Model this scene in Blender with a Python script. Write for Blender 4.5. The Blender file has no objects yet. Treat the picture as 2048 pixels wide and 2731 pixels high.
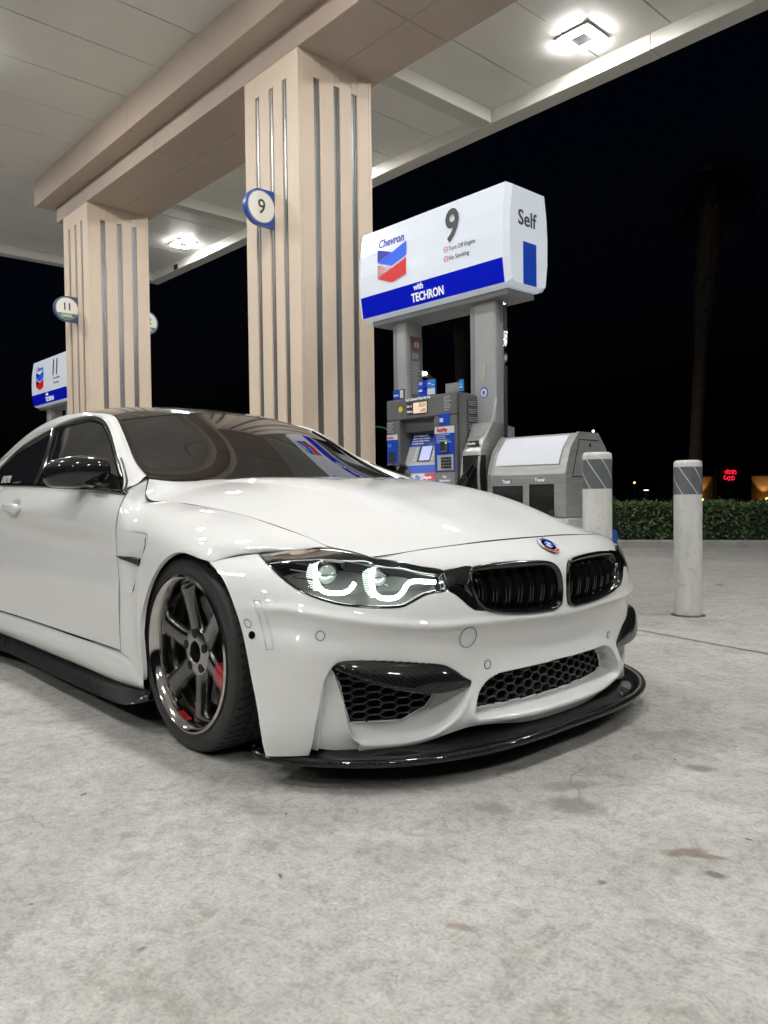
import bpy, math, random
import numpy as np
from mathutils import Matrix, Vector
PI=math.pi; rnd=random.Random(7); nr=np.random.RandomState(5)
SC=bpy.context.scene
# ------------------------------------------------------------------ camera
# world axes = car axes: +x the way the car points, +y its left side, z up, metres
cam=bpy.data.cameras.new('camera'); CAM=bpy.data.objects.new('camera',cam); SC.collection.objects.link(CAM); SC.camera=CAM
cam.sensor_fit='VERTICAL'; cam.sensor_height=36; cam.lens=36*2062.3/2731; cam.clip_start=.05; cam.clip_end=600
CAM.matrix_world=Matrix(((0.673114, -0.011131, 0.739455, 2.28738),(0.739438, 0.02665, -0.672697, -2.112714),(-0.012218, 0.999583, 0.026169, 0.838462),(0,0,0,1)))
# ------------------------------------------------------------------ world and exposure
W=bpy.data.worlds.new('World'); SC.world=W; W.use_nodes=True
bg=W.node_tree.nodes['Background']
sky=W.node_tree.nodes.new('ShaderNodeTexSky'); sky.sky_type='NISHITA'; sky.sun_disc=False; sky.sun_elevation=math.radians(-3.5); sky.sun_rotation=math.radians(200)
tint=W.node_tree.nodes.new('ShaderNodeMix'); tint.data_type='RGBA'; tint.blend_type='MULTIPLY'; tint.inputs[0].default_value=1
W.node_tree.links.new(sky.outputs[0],tint.inputs[6]); tint.inputs[7].default_value=(.35,.5,1,1)
W.node_tree.links.new(tint.outputs[2],bg.inputs[0]); bg.inputs[1].default_value=.07
SC.view_settings.view_transform='Standard'; SC.view_settings.look='None'; SC.view_settings.exposure=0; SC.view_settings.gamma=1
LED=365       # emission of the canopy LED panels
# ------------------------------------------------------------------ helpers
def link(o,parent=None):
    SC.collection.objects.link(o)
    if parent is not None: o.parent=parent
    return o
def tag(o,label=None,cat=None,group=None,kind=None):
    for k,v in (('label',label),('category',cat),('group',group),('kind',kind)):
        if v: o[k]=v
    return o
def empty(name,loc=(0,0,0),label=None,cat=None,group=None,rz=0):
    o=bpy.data.objects.new(name,None); o.location=loc; o.rotation_euler=(0,0,rz); o.empty_display_size=.1; link(o); return tag(o,label,cat,group)
def mesh(name,V,F,mat,parent=None,smooth=True,sharp=None):
    me=bpy.data.meshes.new(name)
    V=np.asarray(V,float).reshape(-1,3)
    if isinstance(F,np.ndarray):
        n,k=F.shape
        me.vertices.add(len(V)); me.vertices.foreach_set('co',V.ravel().astype(np.float32))
        me.loops.add(n*k); me.loops.foreach_set('vertex_index',F.ravel().astype(np.int32))
        me.polygons.add(n); me.polygons.foreach_set('loop_start',np.arange(0,n*k,k,dtype=np.int32)); me.polygons.foreach_set('loop_total',np.full(n,k,np.int32))
        me.update(calc_edges=True)
    else:
        me.from_pydata([tuple(v) for v in V],[],F); me.update()
    me.materials.append(mat)
    me.polygons.foreach_set('use_smooth',[bool(smooth)]*len(me.polygons))
    if smooth and sharp is not None: me.set_sharp_from_angle(angle=math.radians(sharp))
    o=bpy.data.objects.new(name,me); link(o,parent); return o
class MB:
    def __init__(s): s.V=[]; s.F=[]; s.n=0
    def add(s,V,F):
        V=np.asarray(V,float).reshape(-1,3); s.V.append(V); s.F+= [tuple(int(i)+s.n for i in f) for f in F]; s.n+=len(V); return s
    def box(s,a,b,bev=0):
        (x0,y0,z0),(x1,y1,z1)=np.minimum(a,b),np.maximum(a,b)
        if bev<=0:
            V=[(x,y,z) for x in (x0,x1) for y in (y0,y1) for z in (z0,z1)]
            return s.add(V,[(0,1,3,2),(4,6,7,5),(0,4,5,1),(2,3,7,6),(0,2,6,4),(1,5,7,3)])
        e=bev; V=[];idx={}
        def v(p):
            if p not in idx: idx[p]=len(V); V.append(p)
            return idx[p]
        X=(x0,x1);Y=(y0,y1);Z=(z0,z1); c={}
        for i in (0,1):
            for j in (0,1):
                for k in (0,1):
                    sx=(1,-1)[i]*e;sy=(1,-1)[j]*e;sz=(1,-1)[k]*e
                    c[i,j,k]=(v((X[i],Y[j]+sy,Z[k]+sz)),v((X[i]+sx,Y[j],Z[k]+sz)),v((X[i]+sx,Y[j]+sy,Z[k])))
        F=[]
        for i in (0,1): F.append([c[i,0,0][0],c[i,1,0][0],c[i,1,1][0],c[i,0,1][0]][::(-1 if i==0 else 1)])
        for j in (0,1): F.append([c[0,j,0][1],c[0,j,1][1],c[1,j,1][1],c[1,j,0][1]][::(-1 if j==0 else 1)])
        for k in (0,1): F.append([c[0,0,k][2],c[1,0,k][2],c[1,1,k][2],c[0,1,k][2]][::(-1 if k==0 else 1)])
        for a_,b_ in ((0,1),(1,0)): pass
        for j in (0,1):
            for k in (0,1): F.append([c[0,j,k][1],c[1,j,k][1],c[1,j,k][2],c[0,j,k][2]])
        for i in (0,1):
            for k in (0,1): F.append([c[i,0,k][0],c[i,1,k][0],c[i,1,k][2],c[i,0,k][2]])
        for i in (0,1):
            for j in (0,1): F.append([c[i,j,0][0],c[i,j,1][0],c[i,j,1][1],c[i,j,0][1]])
        for i in (0,1):
            for j in (0,1):
                for k in (0,1): F.append(list(c[i,j,k]))
        return s.add(V,F)
    def prism(s,poly,h0,h1,ax=2):
        """poly 2D list; extruded along axis ax between h0,h1"""
        n=len(poly); o=[i for i in range(3) if i!=ax]; V=np.zeros((2*n,3))
        for i,p in enumerate(poly):
            for k,h in ((0,h0),(1,h1)):
                V[i+k*n,o[0]]=p[0]; V[i+k*n,o[1]]=p[1]; V[i+k*n,ax]=h
        return s.add(V,[tuple(range(n)),tuple(range(2*n-1,n-1,-1))]+[(i,(i+1)%n,n+(i+1)%n,n+i) for i in range(n)])
    def tube(s,P,r,n=8,closed=False,cap=True,squash=None):
        P=np.asarray(P,float); m=len(P); R=np.full(m,r) if np.isscalar(r) else np.asarray(r,float)
        T=np.roll(P,-1,0)-np.roll(P,1,0)
        if not closed: T[0]=P[1]-P[0]; T[-1]=P[-1]-P[-2]
        T/=np.linalg.norm(T,axis=1,keepdims=True)+1e-12
        up=np.array([0,0,1.]) if abs(T[:,2]).mean()<.85 else np.array([0,1.,0])
        V=[]
        for i in range(m):
            a=np.cross(T[i],up); a/=np.linalg.norm(a)+1e-12; b=np.cross(a,T[i])
            for k in range(n):
                t=2*PI*k/n; sq=(1,1) if squash is None else squash
                V.append(P[i]+R[i]*(a*math.cos(t)*sq[0]+b*math.sin(t)*sq[1]))
        F=[]
        for i in range(m if closed else m-1):
            j=(i+1)%m
            for k in range(n): F.append((i*n+k,i*n+(k+1)%n,j*n+(k+1)%n,j*n+k))
        if cap and not closed: F+=[tuple(range(n))[::-1],tuple((m-1)*n+k for k in range(n))]
        return s.add(V,F)
    def lathe(s,prof,n=48,org=(0,0,0),ax=2):
        """prof list of (r,h) around axis ax"""
        V=[];m=len(prof); o=[(1,2),(2,0),(0,1)][ax]
        for (r,h) in prof:
            for k in range(n):
                t=2*PI*k/n; v=[0,0,0]; v[ax]=h; v[o[0]]=r*math.cos(t); v[o[1]]=r*math.sin(t); V.append(np.array(v)+org)
        return s.add(V,[(i*n+k,i*n+(k+1)%n,(i+1)*n+(k+1)%n,(i+1)*n+k) for i in range(m-1) for k in range(n)])
    def disc(s,c,r,nrm,n=24,r2=None):
        nrm=np.array(nrm,float); nrm/=np.linalg.norm(nrm); a=np.cross(nrm,(0,0,1.) if abs(nrm[2])<.9 else (1.,0,0)); a/=np.linalg.norm(a); b=np.cross(nrm,a)
        t=np.linspace(0,2*PI,n,endpoint=False); V=np.array(c)+r*(np.outer(np.cos(t),a)+np.outer(np.sin(t),b))
        if r2 is None: return s.add(V,[tuple(range(n))])
        U=np.array(c)+r2*(np.outer(np.cos(t),a)+np.outer(np.sin(t),b))
        return s.add(np.vstack([V,U]),[(i,(i+1)%n,n+(i+1)%n,n+i) for i in range(n)])
    def make(s,name,mat,parent=None,smooth=False,sharp=35):
        return mesh(name,np.vstack(s.V),s.F,mat,parent,smooth,sharp if smooth else None)
def crv(P,n=10,closed=False):
    P=np.array(P,float)
    Q=np.vstack([P[-1:],P,P[:2]]) if closed else np.vstack([2*P[0]-P[1],P,2*P[-1]-P[-2]]); o=[]
    for i in range(1,len(Q)-2):
        t=np.linspace(0,1,n,endpoint=False)[:,None];a,b,c,d=Q[i-1],Q[i],Q[i+1],Q[i+2]
        o.append(.5*((2*b)+(c-a)*t+(2*a-5*b+4*c-d)*t*t+(3*b-a-3*c+d)*t**3))
    if not closed: o.append(P[-1:])
    return np.vstack(o)
def resamp(P,n,closed=False):
    P=np.asarray(P,float); Q=np.vstack([P,P[:1]]) if closed else P
    d=np.r_[0,np.cumsum(np.linalg.norm(np.diff(Q,axis=0),axis=1))]; q=np.linspace(0,d[-1],n,endpoint=not closed)
    return np.stack([np.interp(q,d,Q[:,k]) for k in range(Q.shape[1])],1)
def gfaces(m,n,mask=None,flip=False,base=0):
    i=np.arange(m-1)[:,None]; j=np.arange(n-1)[None]
    a=i*n+j; F=np.stack([a,a+1,a+n+1,a+n],2)
    F=F[mask] if mask is not None else F.reshape(-1,4)
    if flip: F=F[:,::-1]
    return F+base
def outward(P,N,ref):
    s=np.einsum('ijk,ijk->ij',N,P-np.asarray(ref)).mean()
    return N if s>0 else -N
def panel(name,P,mat,parent,ref=(-1.2,0,.5),flange=.014,mask=None,disp=None):
    """gridded skin P (m,n,3) with rolled-in edges; ref = a point inside the car"""
    a=np.gradient(P,axis=0); b=np.gradient(P,axis=1); N=np.cross(a,b); N/=np.linalg.norm(N,axis=2,keepdims=True)+1e-12
    s=np.einsum('ijk,ijk->ij',N,P-np.asarray(ref)).mean(); flip=s<0
    if flip: N=-N
    m,n=P.shape[:2]; V=[P.reshape(-1,3)]; F=[gfaces(m,n,mask,flip)]; base=m*n
    if flange>0:
        E=np.r_[np.arange(n),np.arange(1,m)*n+n-1,(m-1)*n+np.arange(n-2,-1,-1),np.arange(m-2,0,-1)*n]
        e=P.reshape(-1,3)[E]; ne=N.reshape(-1,3)[E]; k=len(E)
        # smooth normals on the rim so degenerate corners stay sane
        V+=[e,e-ne*flange]; i=np.arange(k); j=(i+1)%k
        f=np.stack([base+i,base+k+i,base+k+j,base+j],1)
        F.append(f if not flip else f[:,::-1])
    return mesh(name,np.vstack(V),np.vstack(F),mat,parent,True)
def mirror_obj(o,name=None,parent=None):
    """mirror a mesh object (world = car axes) about y=0"""
    me=o.data.copy(); co=np.empty(len(me.vertices)*3,np.float32); me.vertices.foreach_get('co',co); co=co.reshape(-1,3); co[:,1]*=-1; me.vertices.foreach_set('co',co.ravel()); me.flip_normals(); me.update()
    c=bpy.data.objects.new(name or o.name.split('.')[0],me); link(c,parent if parent is not None else o.parent); return c
# signed distance (inside > 0) of points to a polygon
def sdp(X,Y,poly):
    poly=np.asarray(poly,float); x0,y0=poly.min(0)-.03; x1,y1=poly.max(0)+.03
    out=np.full(X.shape,-.03); m=(X>x0)&(X<x1)&(Y>y0)&(Y<y1); px,py=X[m],Y[m]
    d=np.full(px.shape,1e9); ins=np.zeros(px.shape,bool)
    for (ax,ay),(bx,by) in zip(poly,np.roll(poly,-1,0)):
        ex,ey=bx-ax,by-ay; t=np.clip(((px-ax)*ex+(py-ay)*ey)/(ex*ex+ey*ey+1e-12),0,1)
        d=np.minimum(d,np.hypot(px-ax-t*ex,py-ay-t*ey))
        c=((ay>py)!=(by>py)); 
        with np.errstate(divide='ignore',invalid='ignore'): xi=(bx-ax)*(py-ay)/(by-ay)+ax
        ins^=c&(px<xi)
    out[m]=np.where(ins,d,-d); return out
def sst(x,a,b):
    t=np.clip((x-a)/(b-a),0,1); return t*t*(3-2*t)
# ---- text as mesh
def text(name,body,size,mat,parent,M,extrude=.001,bold=0,align='LEFT',sx=1,shear=0,spacing=1):
    c=bpy.data.curves.new(name,'FONT'); c.body=body; c.size=size; c.extrude=extrude; c.offset=bold; c.align_x=align; c.shear=shear; c.space_character=spacing; c.resolution_u=3
    t=bpy.data.objects.new(name+'_tmp',c); SC.collection.objects.link(t)
    dg=bpy.context.evaluated_depsgraph_get(); me=bpy.data.meshes.new_from_object(t.evaluated_get(dg)); bpy.data.objects.remove(t)
    me.transform(M@Matrix.Diagonal((sx,1,1,1))); me.materials.clear(); me.materials.append(mat)
    o=bpy.data.objects.new(name,me); return link(o,parent)
def face(org,xdir,ydir):
    """matrix placing local xy-plane with x along xdir, y along ydir at org"""
    x=Vector(xdir).normalized(); y=Vector(ydir); y=(y-x*y.dot(x)).normalized(); z=x.cross(y)
    return Matrix(((x.x,y.x,z.x,org[0]),(x.y,y.y,z.y,org[1]),(x.z,y.z,z.z,org[2]),(0,0,0,1)))
# ------------------------------------------------------------------ materials
def mat(name,col=(.5,.5,.5),rough=.5,metal=0,coat=0,crough=.03,spec=.5,emit=None,estr=0,trans=0,alpha=1,aniso=0):
    m=bpy.data.materials.new(name); m.use_nodes=True; b=m.node_tree.nodes['Principled BSDF']
    b.inputs['Base Color'].default_value=(*col,1); b.inputs['Roughness'].default_value=rough; b.inputs['Metallic'].default_value=metal
    b.inputs['Coat Weight'].default_value=coat; b.inputs['Coat Roughness'].default_value=crough; b.inputs['Specular IOR Level'].default_value=spec
    b.inputs['Transmission Weight'].default_value=trans; b.inputs['Anisotropic'].default_value=aniso
    if emit: b.inputs['Emission Color'].default_value=(*emit,1); b.inputs['Emission Strength'].default_value=estr
    return m
class NT:
    def __init__(s,m): s.t=m.node_tree; s.b=s.t.nodes['Principled BSDF']; s.N=s.t.nodes; s.L=s.t.links
    def n(s,typ,**kw):
        x=s.N.new('ShaderNode'+typ)
        for k,v in kw.items():
            if k.startswith('i_'): x.inputs[k[2:].replace('_',' ')].default_value=v
            else: setattr(x,k,v)
        return x
    def l(s,a,b): s.L.new(a,b)
    def ramp(s,src,pts,interp='LINEAR'):
        r=s.N.new('ShaderNodeValToRGB'); r.color_ramp.interpolation=interp; e=r.color_ramp.elements
        while len(e)<len(pts): e.new(.5)
        for q,(p,c) in zip(e,pts): q.position=p; q.color=(*c,1) if len(c)==3 else c
        s.l(src,r.inputs[0]); return r.outputs[0]
    def mix(s,f,a,b,mode='MIX'):
        x=s.n('Mix',data_type='RGBA',blend_type=mode)
        for i,v in ((0,f),(6,a),(7,b)):
            if isinstance(v,(int,float)): x.inputs[i].default_value=v
            elif isinstance(v,tuple): x.inputs[i].default_value=(*v,1)
            else: s.l(v,x.inputs[i])
        return x.outputs[2]
    def math(s,op,a,b=None,c=None):
        x=s.n('Math',operation=op)
        for i,v in ((0,a),(1,b),(2,c)):
            if v is None: continue
            if isinstance(v,(int,float)): x.inputs[i].default_value=v
            else: s.l(v,x.inputs[i])
        return x.outputs[0]
    def noise(s,scale,detail=4,rough=.55,vec=None,dist=0,four=None):
        x=s.n('TexNoise'); x.inputs['Scale'].default_value=scale; x.inputs['Detail'].default_value=detail; x.inputs['Roughness'].default_value=rough; x.inputs['Distortion'].default_value=dist
        if vec is not None: s.l(vec,x.inputs['Vector'])
        return x.outputs['Fac']
    def pos(s,sc=None,loc=None):
        g=s.n('NewGeometry').outputs['Position']
        if sc is None: return g
        m=s.n('Mapping'); m.inputs['Scale'].default_value=sc
        if loc: m.inputs['Location'].default_value=loc
        s.l(g,m.inputs[0]); return m.outputs[0]
    def bump(s,h,strength=.3,dist=.01):
        x=s.n('Bump'); x.inputs['Strength'].default_value=strength; x.inputs['Distance'].default_value=dist; s.l(h,x.inputs['Height']); s.l(x.outputs[0],s.b.inputs['Normal']); return x
def noisy(name,c1,c2,scale=3,rough=(.5,.7),bump=0,metal=0,coat=0,detail=5,sc=(1,1,1),bscale=None,crough=.05):
    m=mat(name,c1,rough[0],metal,coat,crough); t=NT(m); p=t.pos(sc); f=t.noise(scale,detail,.6,p)
    t.l(t.ramp(f,[(.3,c1),(.7,c2)]),t.b.inputs['Base Color'])
    r=t.n('MapRange'); r.inputs[3].default_value=rough[0]; r.inputs[4].default_value=rough[1]; t.l(f,r.inputs[0]); t.l(r.outputs[0],t.b.inputs['Roughness'])
    if bump: t.bump(t.noise(bscale or scale*6,3,.6,t.pos()),bump,.004)
    return m
M={}
M['white']=noisy('white_paint',(.745,.75,.745),(.76,.765,.76),2.5,(.75,.8),coat=1,crough=.012); M['white'].node_tree.nodes['Principled BSDF'].inputs['Specular IOR Level'].default_value=.15
M['black_gloss']=mat('black_gloss',(.006,.006,.007),.12,0,.6)
M['black_plastic']=noisy('black_plastic',(.010,.010,.011),(.016,.016,.017),30,(.45,.6),.1)
M['mesh_black']=mat('grille_black',(.012,.012,.013),.35)
M['mesh_edge']=mat('grille_web',(.055,.056,.06),.3,0,.3)
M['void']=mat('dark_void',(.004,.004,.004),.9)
M['rubber']=noisy('tyre_rubber',(.020,.0205,.021),(.034,.035,.036),9,(.5,.68),.12,bscale=300)
M['gunmetal']=noisy('gunmetal_wheel',(.105,.104,.102),(.13,.129,.127),6,(.20,.27),metal=1,coat=.6)
M['polished']=noisy('polished_lip',(.50,.485,.465),(.58,.56,.54),8,(.08,.14),metal=1)
M['chrome']=mat('chrome',(.75,.75,.76),.08,1)
M['darkmetal']=noisy('dark_metal',(.05,.05,.052),(.09,.09,.09),12,(.3,.5),metal=1)
M['brake']=noisy('brake_disc',(.15,.145,.14),(.28,.27,.26),20,(.3,.4),metal=1)
M['red']=mat('red_sticker',(.30,.012,.016),.35,0,.4)
M['redtxt']=mat('dark_red_print',(.20,.01,.012),.5)
M['glass_dark']=mat('tinted_glass',(.012,.012,.013),.02,0,0,spec=.9)
M['wsglass']=mat('windscreen_glass',(.012,.012,.0125),.012,0,.6,.01,spec=.6)
M['frit']=mat('glass_border_black',(.006,.006,.006),.08,0,.4)
M['ledwhite']=mat('halo_light',(.9,.9,.9),.4,emit=(.92,1,.93),estr=16)
M['halo_band']=mat('halo_band_clear',(.55,.6,.58),.12,emit=(.8,1,.86),estr=.75)
M['gapgill']=mat('gap_shade_and_gill_black',(.008,.008,.008),.6)  # black of the side gill, also painted shade for gaps and grooves
M['blue']=mat('blue_enamel',(.01,.06,.45),.2,0,.5)
M['whiteflat']=mat('white_enamel',(.75,.76,.78),.25,0,.5)
M['silver']=mat('silver_trim',(.55,.55,.56),.25,1)
def carbon(name,scale=180,c1=(.002,.002,.0025),c2=(.014,.0145,.016)):
    m=mat(name,c1,.4,0,1,.015,spec=.1); m.node_tree.nodes['Principled BSDF'].inputs['Coat IOR'].default_value=1.42; t=NT(m); tc=t.n('TexCoord').outputs['Object']
    mp=t.n('Mapping'); mp.inputs['Scale'].default_value=(scale,scale,scale); mp.inputs['Rotation'].default_value=(.1,.2,.78); t.l(tc,mp.inputs[0])
    ch=t.n('TexChecker'); ch.inputs['Scale'].default_value=1; t.l(mp.outputs[0],ch.inputs[0]); 
    t.l(t.mix(ch.outputs['Fac'],c1,c2),t.b.inputs['Base Color']); return m
M['carbon']=carbon('carbon_fibre')
M['carbon_roof']=carbon('carbon_roof',200,(.010,.009,.009),(.022,.021,.020))
def lens_mat():
    m=bpy.data.materials.new('headlight_lens'); m.use_nodes=True; n=m.node_tree.nodes; l=m.node_tree.links; n.clear()
    o=n.new('ShaderNodeOutputMaterial'); mx=n.new('ShaderNodeMixShader'); fr=n.new('ShaderNodeFresnel'); fr.inputs[0].default_value=1.13
    tr=n.new('ShaderNodeBsdfTransparent'); tr.inputs[0].default_value=(.93,.95,.95,1); gl=n.new('ShaderNodeBsdfGlossy'); gl.inputs['Roughness'].default_value=.02
    l.new(fr.outputs[0],mx.inputs[0]); l.new(tr.outputs[0],mx.inputs[1]); l.new(gl.outputs[0],mx.inputs[2]); l.new(mx.outputs[0],o.inputs[0]); return m
M['lens']=lens_mat()
def emat(name,col,s):
    m=mat(name,tuple(c*.8 for c in col),.4,emit=col,estr=s); return m

def A(*p): return np.array(p, float)
def nspl(t, X, q):
    """natural cubic spline through X (n,k) at params t, evaluated at q"""
    t=np.asarray(t,float); X=np.asarray(X,float); n=len(t); h=np.diff(t)
    M=np.zeros((n,n)); R=np.zeros((n,)+X.shape[1:])
    M[0,0]=M[-1,-1]=1
    for i in range(1,n-1):
        M[i,i-1]=h[i-1]; M[i,i]=2*(h[i-1]+h[i]); M[i,i+1]=h[i]
        R[i]=6*((X[i+1]-X[i])/h[i]-(X[i]-X[i-1])/h[i-1])
    S=np.linalg.solve(M,R.reshape(n,-1)).reshape(R.shape)
    q=np.clip(q,t[0],t[-1]); i=np.clip(np.searchsorted(t,q,side='right')-1,0,n-2)
    sh=(-1,)+(1,)*(X.ndim-1)
    H=h[i].reshape(sh); a=((t[i+1]-q)).reshape(sh)/H; b=((q-t[i])).reshape(sh)/H
    return a*X[i]+b*X[i+1]+((a**3-a)*S[i]+(b**3-b)*S[i+1])*H*H/6
def chord(G, ax):
    d=np.linalg.norm(np.diff(G,axis=ax),axis=2).mean(axis=1-ax)
    return np.r_[0,np.cumsum(np.maximum(d,1e-4))]
class Surf:
    def __init__(s,G,mirror=False,tt=None,ts=None):
        G=np.array(G,float)
        if mirror: G=np.concatenate([(G*[1,-1,1])[:,:0:-1],G],1)   # columns -n..n
        s.G=G; s.t=chord(G,0) if tt is None else np.array(tt,float); s.s=chord(G,1) if ts is None else np.array(ts,float)
    def grid(s,tq,sq):
        X=nspl(s.t,s.G,np.asarray(tq,float)); return nspl(s.s,X.transpose(1,0,2),np.asarray(sq,float)).transpose(1,0,2)
    def norm(s,tq,sq,P=None):
        P=s.grid(tq,sq) if P is None else P
        a=np.gradient(P,axis=0); b=np.gradient(P,axis=1); n=np.cross(a,b)
        return n/(np.linalg.norm(n,axis=2,keepdims=True)+1e-12)
# ---- car base surfaces. car frame: x forward, y left, z up, origin on the ground under the front axle; |y| half ----
# fascia: rows bottom -> top, cols centre -> front wheel arch
FAS=[
[(.815,0,.112),(.805,.2,.118),(.772,.40,.140),(.715,.54,.112),(.640,.66,.095),(.575,.77,.097),(.515,.86,.099),(.470,.918,.102)],
[(.832,0,.140),(.822,.2,.140),(.783,.40,.162),(.728,.54,.146),(.655,.66,.142),(.585,.77,.142),(.525,.865,.140),(.468,.925,.133)],
[(.822,0,.250),(.813,.2,.250),(.778,.40,.250),(.728,.54,.250),(.660,.66,.250),(.592,.77,.245),(.530,.87,.240),(.452,.932,.235)],
[(.808,0,.360),(.800,.2,.360),(.778,.40,.360),(.737,.54,.360),(.672,.66,.360),(.600,.775,.355),(.528,.872,.345),(.425,.935,.330)],
[(.826,0,.440),(.818,.2,.440),(.794,.40,.440),(.750,.545,.440),(.684,.665,.445),(.607,.775,.450),(.515,.873,.445),(.392,.937,.435)],
[(.830,0,.530),(.822,.2,.530),(.790,.40,.528),(.740,.545,.525),(.672,.655,.525),(.588,.765,.530),(.480,.866,.535),(.340,.937,.525)],
[(.818,0,.600),(.806,.2,.600),(.770,.40,.593),(.715,.543,.585),(.652,.645,.580),(.560,.745,.585),(.440,.855,.590),(.295,.936,.578)],
[(.772,0,.648),(.755,.2,.646),(.728,.40,.637),(.680,.545,.630),(.630,.635,.620),(.510,.712,.635),(.375,.836,.632),(.250,.934,.608)],
[(.707,0,.679),(.697,.2,.677),(.671,.40,.669),(.636,.55,.656),(.597,.626,.648),(.450,.672,.669),(.290,.806,.657),(.203,.934,.636)]]
# hood: rows rear -> front, cols centre -> edge
HOOD=[
[(-.665,0,.905),(-.667,.18,.905),(-.672,.34,.903),(-.682,.44,.898),(-.695,.56,.893),(-.698,.694,.903)],
[(-.590,0,.906),(-.590,.18,.906),(-.595,.34,.902),(-.605,.44,.891),(-.615,.575,.874),(-.636,.736,.834)],
[(-.500,0,.905),(-.500,.18,.904),(-.500,.34,.900),(-.500,.44,.886),(-.510,.58,.862),(-.500,.738,.812)],
[(-.250,0,.897),(-.250,.18,.896),(-.250,.34,.891),(-.250,.44,.875),(-.250,.58,.848),(-.250,.718,.797)],
[(0,0,.873),(0,.18,.872),(0,.34,.868),(0,.44,.851),(0,.57,.824),(0,.700,.768)],
[(.200,0,.838),(.200,.18,.837),(.200,.34,.832),(.200,.44,.816),(.200,.56,.788),(.200,.685,.733)],
[(.350,0,.801),(.350,.18,.800),(.350,.34,.795),(.350,.44,.773),(.350,.55,.740),(.350,.668,.698)],
[(.480,0,.761),(.480,.18,.760),(.480,.34,.754),(.475,.44,.730),(.470,.54,.704),(.450,.662,.674)],
[(.600,0,.722),(.600,.18,.720),(.592,.34,.713),(.583,.44,.694),(.565,.54,.677),(.530,.643,.663)],
[(.703,0,.6805),(.693,.20,.6785),(.676,.36,.671),(.655,.46,.665),(.632,.54,.657),(.593,.626,.648)]]
# fender: rows rear(door shut) -> front ; cols hood shut -> down to arch / rocker
FEN=[
[(-.700,.697,.906),(-.615,.781,.878),(-.535,.866,.838),(-.520,.902,.770),(-.515,.915,.670),(-.500,.912,.500),(-.498,.915,.366),(-.488,.918,.258)],
[(-.638,.738,.832),(-.585,.802,.832),(-.508,.869,.806),(-.490,.903,.750),(-.482,.917,.660),(-.470,.914,.500),(-.468,.916,.366),(-.458,.919,.252)],
[(-.500,.740,.812),(-.470,.815,.800),(-.440,.872,.768),(-.420,.905,.715),(-.405,.919,.640),(-.395,.916,.500),(-.392,.918,.366),(-.390,.922,.235)],
[(-.330,.727,.803),(-.325,.805,.790),(-.320,.872,.755),(-.320,.908,.700),(-.322,.924,.620),(-.322,.927,.490),(-.318,.929,.340),(-.269,.934,.197)],
[(-.255,.722,.797),(-.255,.802,.784),(-.255,.870,.751),(-.262,.908,.702),(-.277,.926,.633),(-.288,.932,.535),(-.290,.933,.420),(-.268,.938,.300)],
[(-.180,.718,.791),(-.180,.800,.779),(-.185,.868,.745),(-.192,.908,.702),(-.208,.927,.645),(-.226,.936,.580),(-.240,.939,.500),(-.262,.940,.400)],
[(-.030,.708,.774),(-.030,.792,.763),(-.035,.862,.734),(-.045,.905,.702),(-.058,.926,.674),(-.078,.936,.647),(-.102,.941,.618),(-.130,.942,.588)],
[(.100,.700,.754),(.100,.785,.745),(.098,.855,.722),(.092,.900,.696),(.084,.921,.684),(.074,.933,.673),(.060,.940,.664),(.045,.943,.654)],
[(.230,.688,.727),(.228,.760,.721),(.222,.818,.706),(.214,.862,.692),(.206,.892,.680),(.200,.913,.664),(.200,.926,.650),(.203,.934,.636)],
[(.350,.674,.700),(.335,.718,.696),(.322,.750,.689),(.310,.780,.681),(.298,.808,.674),(.280,.832,.664),(.262,.853,.656),(.240,.872,.648)],
[(.452,.668,.672),(.430,.684,.674),(.410,.700,.671),(.390,.718,.668),(.365,.742,.665),(.340,.765,.662),(.315,.787,.659),(.290,.808,.656)]]

# ================================================================== SPORTS CAR
CAR=empty('sports_car',(0,0,0),'white two-door sports coupe with black carbon roof, mirrors and front splitter, headlights lit','car')
REF=(-.9,0,.45)
fas=Surf(FAS,True); hood=Surf(HOOD,True); fen=Surf(FEN)
NTf,NSf=214,820
Tq=np.linspace(0,fas.t[-1]-.0015,NTf); Sq=np.linspace(0,fas.s[-1],NSf)
BP=fas.grid(Tq,Sq); BN=fas.norm(Tq,Sq,BP); BN=outward(BP,BN,(0,0,.35))
jc=(NSf-1)/2
rw=fas.grid([fas.t[4]],Sq)[0]; Uc=np.r_[0,np.cumsum(np.linalg.norm(np.diff(rw,axis=0),axis=1))]; Uc=Uc-np.interp(jc,np.arange(NSf),Uc)
BU=np.broadcast_to(Uc,(NTf,NSf)); BZ=BP[:,:,2]
def uz(p3):
    """3-D points on the near (y<0) side of the fascia -> (|U|,Z)"""
    o=[]
    Q=BP[:, :NSf//2+1]
    for p in p3:
        q=np.array([p[0],-abs(p[1]),p[2]]); d=((Q-q)**2).sum(2); i,j=np.unravel_index(np.argmin(d),d.shape); o.append((-Uc[j],p[2]))
    return np.array(o)
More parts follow.
